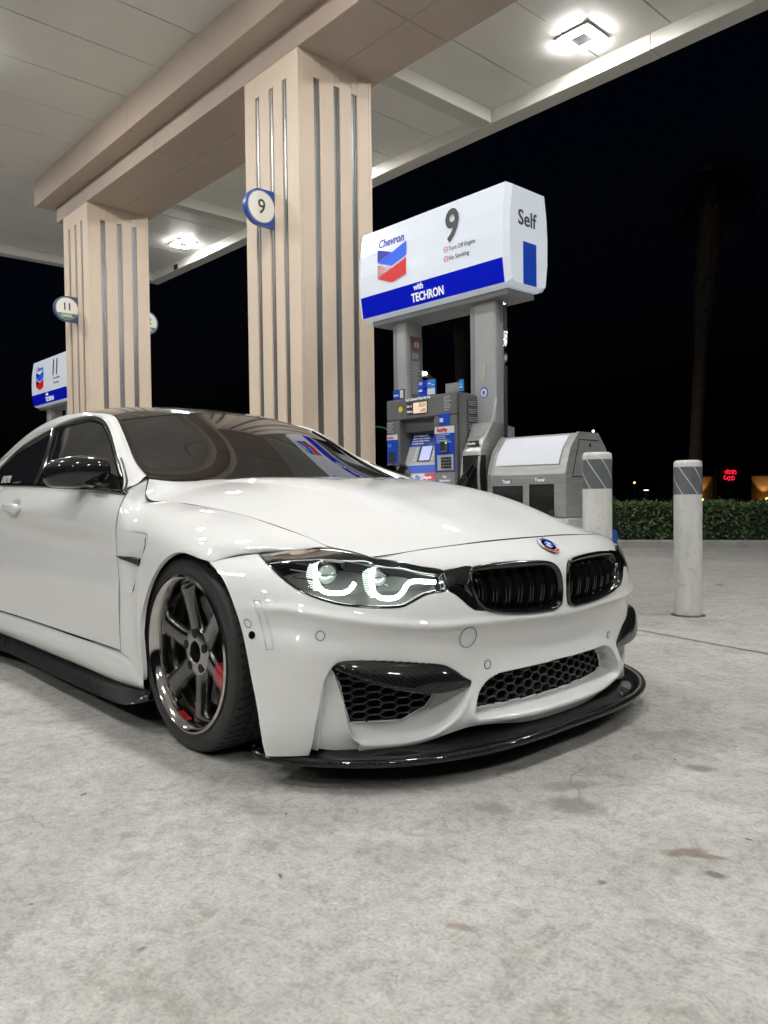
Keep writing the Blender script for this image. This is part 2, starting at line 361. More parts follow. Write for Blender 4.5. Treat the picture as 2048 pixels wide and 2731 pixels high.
def onf(U,Z,off=0.):
    """(U,Z) -> point on the fascia, off metres out along the normal"""
    U=np.atleast_1d(np.asarray(U,float)); Z=np.broadcast_to(np.asarray(Z,float),U.shape); off=np.broadcast_to(np.asarray(off,float),U.shape)
    J=np.interp(U,Uc,np.arange(NSf)); j=np.clip(J.astype(int),0,NSf-2); f=(J-j)[:,None]
    out=np.zeros((len(U),3))
    for k in range(len(U)):
        C=BP[:,j[k]]*(1-f[k])+BP[:,j[k]+1]*f[k]; Nn=BN[:,j[k]]*(1-f[k])+BN[:,j[k]+1]*f[k]
        i=np.interp(Z[k],np.maximum.accumulate(C[:,2]+np.arange(NTf)*1e-9),np.arange(NTf)); a=min(int(i),NTf-2); g=i-a
        P=C[a]*(1-g)+C[a+1]*g; n=Nn[a]*(1-g)+Nn[a+1]*g
        if Z[k]>C[-1,2]: P=P+(P-C[-4])/max(np.linalg.norm(P-C[-4]),1e-6)*(Z[k]-C[-1,2])
        out[k]=P+n/np.linalg.norm(n)*off[k]
    return out
def inset(poly,d):
    P=np.asarray(poly,float); t=np.roll(P,-1,0)-np.roll(P,1,0); t/=np.linalg.norm(t,axis=1,keepdims=True)+1e-12
    n=np.stack([-t[:,1],t[:,0]],1); A2=(P[:,0]*np.roll(P[:,1],-1)-np.roll(P[:,0],-1)*P[:,1]).sum()
    return P+n*(d if A2>0 else -d)
def skel_patch(name,poly,skel,m,parent,offf,rings=8,flip=None,smooth=True):
    """surface patch over polygon poly (U,Z) closed towards skeleton polyline skel; offf(q)->normal offset, q 0 edge..1 middle"""
    poly=np.asarray(poly,float); sk=resamp(skel,60)
    n=len(poly); tgt=sk[np.argmin(((poly[:,None]-sk[None])**2).sum(2),1)]
    for _ in range(6): tgt=(np.roll(tgt,1,0)+2*tgt+np.roll(tgt,-1,0))/4
    V=[];F=[]
    for k in range(rings+1):
        q=k/rings; pq=poly*(1-q)+tgt*q; V.append(onf(pq[:,0],pq[:,1],offf(q)))
    for k in range(rings):
        for i in range(n): F.append((k*n+i,k*n+(i+1)%n,(k+1)*n+(i+1)%n,(k+1)*n+i))
    return mesh(name,np.vstack(V),F,m,parent,smooth)
# ---- outlines on the fascia (3-D points read off the car's right side, |y|)
KID=[(.761,.392,.600),(.765,.372,.612),(.776,.320,.617),(.786,.240,.619),(.797,.155,.617),(.808,.080,.612),(.817,.040,.602),(.825,.019,.578),(.830,.013,.540),(.830,.013,.500),(.829,.020,.467),(.827,.050,.453),(.826,.085,.451),(.821,.190,.455),(.812,.290,.467),(.804,.350,.481),(.797,.385,.503),(.788,.400,.540),(.774,.401,.575)]
WING=[(.739,.467,.606),(.750,.430,.610),(.759,.392,.615),(.765,.375,.612),(.764,.395,.585),(.787,.400,.544),(.797,.385,.499),(.800,.362,.483),(.795,.400,.489),(.788,.422,.504),(.773,.455,.536),(.760,.478,.551)]
HEAD=[(.286,.812,.655),(.296,.797,.657),(.338,.757,.664),(.388,.716,.667),(.452,.672,.668),(.526,.646,.659),(.594,.626,.647),(.651,.582,.637),(.695,.531,.621),(.738,.470,.607),(.750,.474,.580),(.760,.481,.551),(.746,.515,.547),(.734,.543,.542),(.725,.570,.530),(.717,.590,.519),(.705,.613,.511),(.667,.667,.511),(.615,.736,.519),(.581,.773,.530),(.541,.808,.547),(.501,.830,.567),(.443,.845,.598),(.375,.839,.630),(.320,.826,.647)]
SI_OUT=[(.596,.780,.346),(.600,.772,.354),(.607,.764,.360),(.620,.744,.364),(.669,.664,.360),(.726,.558,.346),(.753,.487,.333),(.762,.452,.313),(.768,.425,.293),(.774,.400,.272),(.776,.413,.239),(.773,.440,.195),(.766,.467,.169),(.741,.510,.140),(.703,.571,.124),(.662,.636,.119),(.632,.689,.124),(.621,.710,.134),(.614,.727,.158),(.610,.736,.192),(.606,.748,.250),(.601,.761,.299),(.598,.773,.331)]
SI_MESH=[(.604,.764,.345),(.612,.745,.31),(.618,.729,.278),(.624,.718,.218),(.629,.705,.163),(.658,.662,.161),(.688,.615,.161),(.717,.566,.163),(.733,.538,.181),(.749,.503,.196),(.754,.487,.218),(.759,.464,.252),(.764,.445,.295),(.745,.495,.33),(.72,.56,.345),(.669,.664,.355)]
SI_CUR=[(.596,.780,.346),(.586,.792,.320),(.581,.797,.302),(.573,.804,.235),(.564,.815,.187),(.556,.817,.139),(.547,.824,.100),(.53,.83,.06),(.60,.69,.06),(.621,.705,.105),(.625,.703,.122),(.617,.718,.134),(.611,.729,.158),(.607,.739,.192),(.603,.751,.250),(.599,.765,.299),(.597,.775,.331)]
CE=[(.78,0,.286),(.78,.20,.286),(.78,.278,.284),(.78,.330,.272),(.78,.368,.243),(.78,.386,.208),(.78,.392,.175),(.78,.370,.163),(.78,.30,.159),(.78,.205,.155),(.78,0,.151)]
CM=[(.78,0,.281),(.78,.20,.281),(.78,.295,.278),(.78,.338,.268),(.78,.370,.238),(.78,.381,.206),(.78,.377,.184),(.78,.33,.173),(.78,.20,.170),(.78,0,.167)]
kid=resamp(crv(uz(KID),6,True),120,True); head=resamp(crv(uz(HEAD),4,True),150,True); wing=resamp(uz(WING),60,True)
sio=crv(uz(SI_OUT),4,True); sim=uz(SI_MESH); sic=uz(SI_CUR)
def symm(p3): a=uz(p3); b=a[::-1][1:-1]*[-1,1]; return np.vstack([a,b])
ceo=crv(symm(CE),4,True); cem=symm(CM)
# ---- displacement field
aU=np.abs(BU); d_si=sdp(aU,BZ,sio); d_sm=sdp(aU,BZ,sim); d_cu=sdp(aU,BZ,sic); d_k=sdp(aU,BZ,kid); d_w=sdp(aU,BZ,wing); d_h=sdp(aU,BZ,head); d_co=sdp(BU,BZ,ceo); d_cm=sdp(BU,BZ,cem)
D=np.zeros(BP.shape)
inn=-BN; back=np.zeros_like(BP); back[...,0]=-1; back[...,1]=-.25*np.sign(BU)
def ramp_in(dout,dm,depth,r=.006):
    q=np.clip(dout,0,None)/(np.clip(dout,0,None)+np.clip(-dm,0,None)+1e-6); q=np.where(dm>0,1,q)
    return depth*np.where(dout>0,q**.85,0)
a_si=ramp_in(d_si,d_sm,.085); D+=back*a_si[...,None]*.9
a_co=ramp_in(d_co,d_cm,.075); b2=back.copy(); b2[...,1]=0; D+=b2*a_co[...,None]
# side air channel: deepest behind the sharp bumper edge, running out at the lip
lipd=np.clip(-sdp(aU,BZ,sio),0,.12); edged=np.clip(d_cu,0,None)
main=uz([(.596,.780,.346),(.586,.792,.320),(.581,.797,.302),(.573,.804,.235),(.564,.815,.187),(.556,.817,.139),(.547,.824,.100)])
dm_=np.full(BU.shape,9.); 
for (ax,ay),(bx,by) in zip(main[:-1],main[1:]):
    ex,ey=bx-ax,by-ay; t=np.clip(((aU-ax)*ex+(BZ-ay)*ey)/(ex*ex+ey*ey),0,1); dm_=np.minimum(dm_,np.hypot(aU-ax-t*ex,BZ-ay-t*ey))
cur=np.where(d_cu>0,sst(dm_,0,.004)*.036*np.clip(lipd/(lipd+dm_+1e-6)*1.25,0,1)**.8,0)
def blur(a,k):
    for _ in range(k):
        a=a.copy(); a[1:-1]=(a[:-2]+2*a[1:-1]+a[2:])/4; a[:,1:-1]=(a[:,:-2]+2*a[:,1:-1]+a[:,2:])/4
    return a
wd=(sst(np.minimum(d_si,-d_sm),.004,.014))[...,None]; D=D*(1-wd)+blur(D,14)*wd
D+=inn*cur[...,None]
# raised rim of the lower lip and the centre trim
rim=np.exp(-((d_si+.006)/.010)**2)*sst(.30-BZ,0,.10)*.004; D+=BN*rim[...,None]
rim2=np.exp(-((d_co+.008)/.012)**2)*sst(.26-BZ,0,.08)*.006; D+=BN*rim2[...,None]
hole=np.maximum(np.maximum(d_k,d_w),d_h)
D+=inn*(sst(hole,-.002,.006)*.022)[...,None]
# light crease under the grilles: ledge above, tucked-in wall below
crl=.437+.014*np.clip(aU/.4,0,1)+.06*np.clip((aU-.5)/.45,0,1)**1.5
fade=1-sst(aU,.95,1.12)
D+=BN*(.009*np.exp(-((BZ-crl)/.014)**2)*fade-.010*np.exp(-((BZ-crl+.05)/.035)**2)*fade)[...,None]
# sensor rings, tow cover, marker outline (fine grooves)
def ring(U,Z,c,r,w=.0028,dep=.003): 
    rr=np.hypot(U-c[0],Z-c[1]); return dep*np.exp(-((rr-r)/w)**2*2)
sens=uz([(.583,.808,.440),(.787,.334,.316)]); tow=uz([(.785,.417,.409)])[0]; mk=uz([(.419,.921,.437)])[0]; sq2=uz([(.399,.923,.468)])[0]
G=ring(aU,BZ,sens[0],.0125)+ring(aU,BZ,sens[1],.0125)+ring(-BU,BZ,tow,.030,.003,.0035)+ring(aU,BZ,sq2,.011)
mkr=uz([(.402,.907,.530),(.424,.899,.530),(.452,.897,.487),(.484,.896,.403),(.463,.906,.399),(.43,.907,.487)])
G+=.0022*np.exp(-(sdp(aU,BZ,mkr)/.0024)**2*1.6)
D-=BN*G[...,None]
P2=BP+D
kill=(d_sm>.003)|(d_cm>.003)|(hole>.010)
km=~(kill[:-1,:-1]&kill[1:,:-1]&kill[:-1,1:]&kill[1:,1:])
bumper=panel('front_bumper',P2,M['white'],CAR,(0,0,.35),.012,km)
for p,r in ((mk,.0115),):
    for s in (-1,1):
        c=onf([s*p[0]],[p[1]],.001)[0]; c0=onf([s*p[0]],[p[1]],-.01)[0]; MB().disc(c,r,c-c0,20).disc(c+(c-c0)*.1,r*.45,c-c0,16,r2=r*.25).make('washer_jet',M['black_gloss'],bumper)
for s in (-1,1):
    for p in sens:
        c=onf([s*p[0]],[p[1]],.0006)[0]; c0=onf([s*p[0]],[p[1]],-.01)[0]; MB().disc(c,.0098,c-c0,20).make('parking_sensor',M['white'],bumper)
M['seamgrey']=mat('fine_seam_grey',(.22,.22,.22),.6)
def loopline(nm,pts,r=.0011):
    MB().tube(onf(pts[:,0],pts[:,1],-.0006),r,5,closed=True).make(nm,M['gapgill'] if r>.0008 else M['seamgrey'],bumper,True)  # thin lines laid over the grooves in place of groove shade
tt_=np.linspace(0,2*PI,40,endpoint=False); circ=lambda c,r: np.c_[c[0]+r*np.cos(tt_),c[1]+r*np.sin(tt_)]
loopline('tow_cover_seam',circ([-tow[0],tow[1]],.030))
for s in (-1,1):
    for p,r in ((sens[0],.0125),(sens[1],.0125),(sq2,.011)): loopline('sensor_seam',circ([s*p[0],p[1]],r),.0009)
    loopline('marker_seam',resamp(mkr,60,True)*[s,1],.0006)
# ---- honeycomb grilles
def honey(name,poly,off,cw,ch,sym,parent,side=1,lim=None,boost=0):
    """honeycomb web of elongated cells over polygon (U,Z); off(U,Z)->(3-D)"""
    poly=np.asarray(poly); x0,y0=poly.min(0); x1,y1=poly.max(0); segs=[]
    nx=int((x1-x0)/(cw*.75))+3; ny=int((y1-y0)/ch)+3
    for i in range(-1,nx):
        for j in range(-1,ny):
            cx=x0+i*cw*.75; cy=y0+j*ch+(ch/2 if i%2 else 0)
            h=[(cx-cw*.5,cy),(cx-cw*.25,cy+ch/2),(cx+cw*.25,cy+ch/2),(cx+cw*.5,cy)]
            segs+= [(h[0],h[1]),(h[1],h[2]),(h[2],h[3])]
    S=np.array(segs); mid=S.mean(1); keep=sdp(mid[:,0],mid[:,1],poly)>-.001; S=S[keep]
    A_=off(S[:,0,0]*side,S[:,0,1]); B_=off(S[:,1,0]*side,S[:,1,1])
    mb=MB(); w=.0016
    for a,b in zip(A_,B_):
        t=b-a; t/=np.linalg.norm(t); n=np.cross(t,(1,0,0)); n/=np.linalg.norm(n)+1e-9; n=n*w
        q=np.array([.012,0,0]); V=[a-n,a+n,b+n,b-n,a-n-q,a+n-q,b+n-q,b-n-q]
        mb.add(V,[(0,1,2,3),(0,4,5,1),(3,2,6,7),(1,5,6,2),(0,3,7,4)])
    return mb.make(name,M['mesh_edge'],parent)
for s in (-1,1):
    dep=lambda U,Z: onf(U,Z,0)+np.array([-1,-.25*s,0])*.079
    pl=sim
    g=honey('side_intake_grille',pl,dep,.058,.0225,False,CAR,s)
    pr=resamp(pl,80,True); A0=onf(pr[:,0]*s,pr[:,1],0)+np.array([-1,-.25*s,0])*.074; A1=A0+np.array([-.10,-.02*s,0]); cc=A1.mean(0); n_=len(pr)
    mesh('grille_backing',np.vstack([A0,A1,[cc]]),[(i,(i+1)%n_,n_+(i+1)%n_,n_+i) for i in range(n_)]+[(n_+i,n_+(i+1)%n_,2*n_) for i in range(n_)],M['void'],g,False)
dep=lambda U,Z: onf(U,Z,0)+np.array([-.077,0,0])
g=honey('centre_intake_grille',cem,dep,.056,.0285,True,CAR,1)
pr=resamp(cem,120,True); A0=onf(pr[:,0],pr[:,1],0)+np.array([-.072,0,0]); A1=A0+np.array([-.07,0,0]); A1[:,2]=A1[:,2]; n_=len(pr); cc=A1.mean(0)
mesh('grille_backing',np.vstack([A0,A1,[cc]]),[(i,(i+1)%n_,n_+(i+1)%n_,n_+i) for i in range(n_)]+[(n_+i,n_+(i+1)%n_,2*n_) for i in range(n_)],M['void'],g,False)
M['slat']=mat('slat_gloss_grey',(.010,.010,.011),.16,0,.6)
# ---- kidneys
for s in (-1,1):
    K=kid.copy(); rings=[(0.0005,-.012),(0.0005,.0035),(.004,.0065),(.009,.006),(.0125,.001),(.016,-.030)]
    V=[onf(inset(K,a)[:,0]*s,inset(K,a)[:,1],b) for a,b in rings]; n=len(K)
    F=[(k*n+i,k*n+(i+1)%n,(k+1)*n+(i+1)%n,(k+1)*n+i) for k in range(len(rings)-1) for i in range(n)]
    kf=mesh('kidney_grille',np.vstack(V),F,M['black_gloss'],CAR,True)
    I=inset(K,.012); x0,x1=I[:,0].min(),I[:,0].max()
    bk=onf(I[:,0]*s,I[:,1],-.07); mesh('grille_void',bk,[tuple(range(n))],M['void'],kf,False)
    for p in range(7):
        cx=x0+(x1-x0)*(p+.5)/7
        for dx in (-.0065,.0065):
            u=cx+dx; zs=[]
            for (ax,ay),(bx,by) in zip(I,np.roll(I,-1,0)):
                if (ax>u)!=(bx>u): zs.append(ay+(u-ax)/(bx-ax)*(by-ay))
            if len(zs)<2: continue
            z0,z1=min(zs),max(zs); zz=np.linspace(z0,z1,12); q=(zz-z0)/(z1-z0)
            front=-.030+.022*np.sin(PI*q)**.6
            fr=onf(np.full(12,u)*s,zz,front); bk=onf(np.full(12,u)*s,zz,front-.026); w=np.array([0,.0026,0])
            V=np.vstack([fr-w*.6,fr+w*.6,bk+w,bk-w]); F=[(i,i+1,i+13,i+12) for i in range(11)]+[(12+i,13+i,25+i,24+i) for i in range(11)]+[(36+i,37+i,1+i,i) for i in range(11)]
            mesh('grille_slat',V,F,M['slat'],kf,True,True)
    wp=skel_patch('grille_surround',inset(wing,-.001),[(uz([(.757,.455,.57)])[0]),(uz([(.775,.415,.56)])[0]),(uz([(.79,.395,.51)])[0])],M['black_gloss'],CAR,lambda q:.0005,4); wp.data.transform(Matrix.Identity(4))
    if s>0:
        co=np.empty(len(wp.data.vertices)*3); wp.data.vertices.foreach_get('co',co); co=co.reshape(-1,3); co[:,1]=np.abs(co[:,1]); wp.data.vertices.foreach_set('co',co.ravel())
    else:
        co=np.empty(len(wp.data.vertices)*3); wp.data.vertices.foreach_get('co',co); co=co.reshape(-1,3); co[:,1]=-np.abs(co[:,1]); wp.data.vertices.foreach_set('co',co.ravel())
    wp.data.update()
    if s>0:
        bd=onf([x0+(x1-x0)*.88],[.566],-.004)[0]; bd2=bd+np.array([0.0,0,0])
        BADGE_AT=bd2
# ---- headlights
def head_side(s):
    hm=MB(); e=inset(head,.0015); n=len(e)
    rings=[(0.0,.001),(0.004,.0015),(.0075,-.004),(.010,-.03),(.012,-.075)]
    V=[onf(inset(head,a)[:,0]*s,inset(head,a)[:,1],b) for a,b in rings]; F=[(k*n+i,k*n+(i+1)%n,(k+1)*n+(i+1)%n,(k+1)*n+i) for k in range(len(rings)-1) for i in range(n)]
    H=mesh('headlight',np.vstack(V),F,M['black_gloss'],CAR,True)
    sk=uz([(.36,.80,.645),(.47,.77,.615),(.58,.71,.585),(.66,.62,.575),(.73,.50,.58)]); sks=sk*[1,1]
    def patch(nm,m,o):
        p=skel_patch(nm,inset(head,.003),sks,m,H,o,9)
        if s<0:
            co=np.empty(len(p.data.vertices)*3); p.data.vertices.foreach_get('co',co); co=co.reshape(-1,3); co[:,1]*=-1; p.data.vertices.foreach_set('co',co.ravel())
        return p
    patch('lens',M['lens'],lambda q:.0015+.004*math.sin(q*PI/2))
    bowl=patch('bowl',M['housing'],lambda q:-.055-.025*q)
    Y=lambda L: np.array([(a,s*abs(b),c) for a,b,c in L])
    h1=[(.441,.703,.623),(.465,.729,.605),(.488,.748,.586),(.510,.754,.568),(.526,.753,.556),(.543,.739,.550),(.565,.712,.549),(.574,.692,.557),(.574,.673,.574)]
    h2=[(.591,.616,.611),(.600,.631,.592),(.614,.639,.569),(.623,.642,.550),(.638,.632,.535),(.654,.612,.531),(.667,.591,.535),(.672,.572,.550),(.672,.555,.568),(.679,.538,.576),(.697,.505,.574),(.710,.478,.571)]
    b1=[(.413,.711,.627),(.433,.735,.614),(.457,.759,.596),(.481,.770,.578),(.506,.772,.558)]; b2=[(.576,.625,.612),(.573,.641,.602),(.590,.654,.579),(.607,.660,.552),(.621,.655,.536)]
    for core,band,k in ((h1,b1,5),(h2,b2,5)):
        c=crv(Y(core),8); MB().tube(c,.0066,8).make('halo_ring',M['ledwhite'],H,True)
        ca=resamp(crv(Y(core[:k]),8),15); ba=resamp(crv(Y(band),8),15); mb=MB()
        for i in range(15):
            dv=ba[i]-ca[i]; mb.tube([ca[i]+dv*.18,ba[i]],.0022,5)
        mb.make('halo_band',M['halo_band'],H,True)
        # inner leg band
    for c,r in (((.502,.706,.594),.031),((.618,.602,.588),.029)):
        c=np.array([c[0],s*c[1],c[2]]); ax=np.array([.93,-.0*s,0]); ax=np.array([.86,-.25*s*-1,-.02]); ax/=np.linalg.norm(ax)
        R=Vector((0,0,1)).rotation_difference(Vector(ax)).to_matrix().to_4x4(); T=Matrix.Translation(Vector(c-ax*.026))@R
        mb=MB().lathe([(r*1.15,-.03),(r*1.12,.004),(r*1.02,.006),(r*.98,0)],28); o=mb.make('projector_shroud',M['housing_rim'],H,True); o.data.transform(T)
        mb=MB().lathe([(r*.98*math.cos(t),r*.55*math.sin(t)) for t in np.linspace(0,PI/2,8)],28); o=mb.make('projector_lens',M['projector'],H,True); o.data.transform(T)
        cf=c-ax*.008; MB().tube([cf+np.array([.3,-.95*s,0])*r*.85,cf-np.array([.3,-.95*s,0])*r*.85],.0025,6).make('shutter_bar',M['chrome'],H,True)
    st=[(.330,.770,.637),(.372,.738,.640),(.440,.690,.636),(.522,.642,.629),(.595,.606,.620),(.642,.553,.612),(.696,.475,.597)]
    c=crv(Y(st),6); MB().tube(c,.006,6,squash=(1,.8)).make('indicator_strip',M['stripclear'],H,True)
    st=[(.40,.70,.652),(.47,.665,.650),(.53,.635,.642)]
    MB().tube(crv(Y(st),6),[.003]*4+[.007]*6+[.002]*3,6).make('reflector_strip',M['stripclear'],H,True)
    # side compartment fins
    for k,(x,y,z) in enumerate(((.37,.755,.628),(.40,.775,.610),(.435,.79,.592))):
        a,b=Y([(x,y,z),(x+.05,y-.035,z-.008)]); MB().tube([a,b],.0025,6).make('reflector_fin',M['chrome'] if k==1 else M['housing_rim'],H,True)
    return H
M['housing']=mat('headlight_bowl',(.055,.057,.055),.5,0,0,spec=.3); M['housing_rim']=mat('headlight_rim',(.06,.065,.065),.2,.6)
M['projector']=mat('projector_glass',(.30,.34,.33),.06,.5,1,.01,emit=(.85,1,.9),estr=.16)
M['stripclear']=mat('reflector_glow',(.42,.43,.44),.12,.7,.5,emit=(1,1,1),estr=.22)  # slight emission paints the bright reflection of the clear strips
for s in (-1,1): head_side(s)
# ---- emblem on the nose
EC=onf([0],[.652],.003)[0]; e2=onf([0],[.640],.003)[0]; e3=onf([.02],[.652],.003)[0]; up=(EC-e2)/np.linalg.norm(EC-e2); rt=(e3-EC)/np.linalg.norm(e3-EC); nn=np.cross(rt,up); nn=nn if nn[0]>0 or nn[2]>0 else -nn
def em(r0,r1,a0,a1,h,col,name,par):
    mb=MB(); n=max(3,int((a1-a0)/6)); t=np.radians(np.linspace(a0,a1,n+1)); dr=[EC+nn*h+(-rt*math.cos(a)+up*math.sin(a))*r for r in (r0,r1) for a in t]
    return mb.add(dr,[(i,i+1,n+2+i,n+1+i) for i in range(n)]).make(name,col,par)
E0=em(.0,.0415,0,360,.0025,M['silver'],'round_emblem',CAR)
em(.027,.0408,0,360,.0032,M['emwhite'] if 'emwhite' in M else M['whiteflat'],'emblem_ring',E0)
em(.033,.0395,95,200,.0038,M['lblue'] if 'lblue' in M else mat('light_blue_enamel',(.10,.25,.75),.2),'emblem_arc',E0)
em(.029,.0345,60,170,.0036,mat('dark_blue_enamel',(.02,.06,.4),.2),'emblem_arc',E0)
em(.030,.0385,225,345,.0038,mat('red_enamel',(.55,.02,.04),.2),'emblem_arc',E0)
em(.0165,.0275,0,360,.0042,M['black_gloss'],'emblem_ring',E0)
for k in range(4): em(0,.0165,k*90,k*90+90,.0046,(M['whiteflat'] if k%2 else mat('blue_quarter',(.02,.22,.75),.2)),'emblem_quarter',E0)
bq=MB(); b0=np.array(BADGE_AT)
for k,(dy,c) in enumerate(((-.016,'lb'),(-.011,'db'),(-.006,'rd'))): pass
bd=empty('x'); bpy.data.objects.remove(bd)
text('model_badge','M4',.022,M['silver'],CAR,face(b0+[0.012,.012,-.008],(-.28,1,0),(0,0,1)),.0012,.0006,'CENTER',1)
# ---- hood, fenders
q=lambda t,n,a=.0015,b=.0015: np.linspace(t[0]+a,t[-1]-b,n)
HP=hood.grid(q(hood.t,150,.001,.003),q(hood.s,260,.002,.002)); yc=.405-.035*(HP[...,0]+.6); HP[...,2]+=.0045*np.tanh((yc-np.abs(HP[...,1]))/.009)*sst(HP[...,0],-.62,-.50)*(1-sst(HP[...,0],.42,.64))
panel('hood',HP,M['white'],CAR,(0,0,.3),.016)
FP=fen.grid(q(fen.t,190,.0035,.0008),q(fen.s,170,.0022,0))
# vent recess behind the wheel and arch crease
X,Zz=FP[...,0],FP[...,2]
vent=crv([(-.500,.700),(-.42,.707),(-.33,.706),(-.275,.700),(-.254,.682),(-.258,.650),(-.285,.600),(-.325,.545),(-.372,.492),(-.420,.480),(-.500,.490)],5,True)
dv=sdp(X,Zz,vent)
front=np.array([(-.254,.690),(-.256,.650),(-.285,.600),(-.325,.545),(-.372,.492)]); df=np.full(X.shape,9.)
for (ax,ay),(bx,by) in zip(front[:-1],front[1:]):
    ex,ey=bx-ax,by-ay; t=np.clip(((X-ax)*ex+(Zz-ay)*ey)/(ex*ex+ey*ey),0,1); df=np.minimum(df,np.hypot(X-ax-t*ex,Zz-ay-t*ey))
dd=np.where(dv>0,.022*np.exp(-df/.08)*sst(dv,0,.006)*sst(X,-.505,-.40),0)
FP[...,1]-=dd
F_=[]
for s in (-1,1):
    o=panel('fender',FP*[1,s,1],M['white'],CAR,(0,0,.4),.014); F_.append(o)
    gp=MB()
    pts=np.array([(-.492,.914,.612),(-.40,.917,.614),(-.318,.922,.616),(-.286,.926,.614)])*[1,s,1]; lo=np.array([(-.480,.912,.603),(-.40,.914,.597),(-.330,.918,.590),(-.300,.922,.586)])*[1,s,1]
    a=crv(pts,5); b=crv(lo,5); n=len(a); out=np.array([0,.010*s,0]); V=np.vstack([a,a+out,b+out*.6,b]); gp.add(V,[(k*n+i,k*n+i+1,(k+1)*n+i+1,(k+1)*n+i) for k in range(3) for i in range(n-1)]+[(0,n,2*n,3*n),(n-1,4*n-1,3*n-1,2*n-1)])
    gp.make('side_gill',M['gapgill'],o)
    c=a+out*1.05; MB().tube(c,.0022,5).make('gill_trim',M['chrome'],o,True)
    v=np.array([(-.256,.921,.688),(-.258,.924,.650),(-.286,.925,.600),(-.326,.922,.545),(-.372,.917,.492)])*[1,s,1]
    MB().tube(crv(v,6),[.0016]*6+[.0025]*13+[.0035]*6,6,squash=(.7,1)).make('vent_slot',M['void'],o,True)
# ---- door, rocker, rear body
DOOR=[
[(-.541,.868,.836),(-.80,.871,.852),(-1.15,.872,.868),(-1.55,.869,.880),(-2.03,.858,.889)],
[(-.524,.902,.772),(-.80,.905,.785),(-1.15,.908,.798),(-1.55,.908,.806),(-2.03,.904,.816)],
[(-.520,.914,.705),(-.80,.917,.722),(-1.15,.920,.738),(-1.55,.921,.752),(-2.03,.921,.766)],
[(-.519,.904,.635),(-.80,.899,.650),(-1.15,.898,.665),(-1.55,.899,.680),(-2.03,.904,.690)],
[(-.504,.912,.500),(-.80,.905,.500),(-1.15,.903,.505),(-1.55,.905,.510),(-2.03,.914,.515)],
[(-.502,.915,.366),(-.80,.906,.366),(-1.15,.903,.366),(-1.55,.905,.366),(-2.03,.917,.366)],
[(-.492,.914,.258),(-.80,.905,.254),(-1.15,.902,.252),(-1.55,.904,.252),(-2.03,.916,.252)]]
door=Surf(DOOR); DP=door.grid(q(door.t,110,.001,.003),q(door.s,160,.004,.002))
hx,hz=-1.70,.780; rr=np.sqrt(((DP[...,0]-hx)/.075)**2+((DP[...,2]-hz)/.036)**2); DP[...,1]-=.014*np.exp(-rr**4)
ROCK=[
[(-.272,.926,.198),(-.38,.916,.234),(-.488,.906,.250),(-.80,.897,.247),(-1.3,.893,.245),(-1.93,.905,.246),(-2.40,.925,.246)],
[(-.274,.930,.186),(-.38,.926,.212),(-.482,.920,.225),(-.80,.918,.220),(-1.3,.918,.218),(-1.93,.920,.218),(-2.40,.930,.220)],
[(-.276,.930,.172),(-.36,.930,.182),(-.450,.927,.184),(-.80,.922,.175),(-1.3,.922,.172),(-1.93,.922,.172),(-2.40,.926,.180)],
[(-.280,.925,.158),(-.36,.922,.152),(-.450,.919,.146),(-.80,.912,.140),(-1.3,.908,.138),(-1.93,.910,.138),(-2.40,.915,.145)],
[(-.285,.885,.135),(-.36,.88,.130),(-.450,.878,.125),(-.80,.875,.120),(-1.3,.87,.118),(-1.93,.87,.118),(-2.40,.88,.125)]]
rock=Surf(ROCK); RP=rock.grid(q(rock.t,40,0,0),q(rock.s,160,0,0))
QP=[]
zs=[.887,.815,.765,.690,.515,.366,.252,.20]
def qcol(x,pts): return [(x,y,z) for y,z in pts]
cols=[qcol(-2.035,[(.858,.889),(.904,.816),(.921,.766),(.914,.693),(.912,.515),(.915,.366),(.914,.252),(.905,.246)]),
 qcol(-2.25,[(.850,.905),(.905,.835),(.926,.785),(.925,.700),(.924,.515),(.922,.366),(.922,.252),(.920,.20)]),
 qcol(-2.50,[(.835,.925),(.900,.870),(.932,.810),(.940,.720),(.942,.560),(.938,.400),(.935,.28),(.932,.20)]),
 qcol(-2.81,[(.815,.945),(.890,.895),(.930,.830),(.943,.740),(.948,.600),(.944,.450),(.94,.30),(.935,.20)]),
 qcol(-3.15,[(.790,.960),(.860,.920),(.905,.850),(.930,.740),(.938,.560),(.932,.400),(.925,.28),(.915,.20)]),
 qcol(-3.45,[(.740,.970),(.800,.940),(.855,.870),(.890,.740),(.905,.540),(.900,.400),(.885,.28),(.870,.20)]),
 [(-3.66,.62,.965),(-3.70,.68,.94),(-3.70,.76,.87),(-3.70,.80,.74),(-3.72,.82,.54),(-3.73,.80,.40),(-3.70,.78,.28),(-3.66,.75,.20)],
 [(-3.74,.40,.965),(-3.80,.42,.94),(-3.80,.46,.87),(-3.79,.48,.74),(-3.85,.50,.54),(-3.86,.48,.40),(-3.82,.46,.28),(-3.76,.45,.20)],
 [(-3.76,0,.965),(-3.83,0,.94),(-3.82,0,.87),(-3.80,0,.74),(-3.87,0,.54),(-3.88,0,.40),(-3.84,0,.28),(-3.78,0,.20)]]
quar=Surf(np.array(cols).transpose(1,0,2)); QP=quar.grid(q(quar.t,70,0,0),q(quar.s,240,.002,0))
qa=np.hypot(QP[...,0]+2.812,QP[...,2]-.325); k=(qa<.365); km=~(k[:-1,:-1]|k[1:,:-1]|k[:-1,1:]|k[1:,1:])
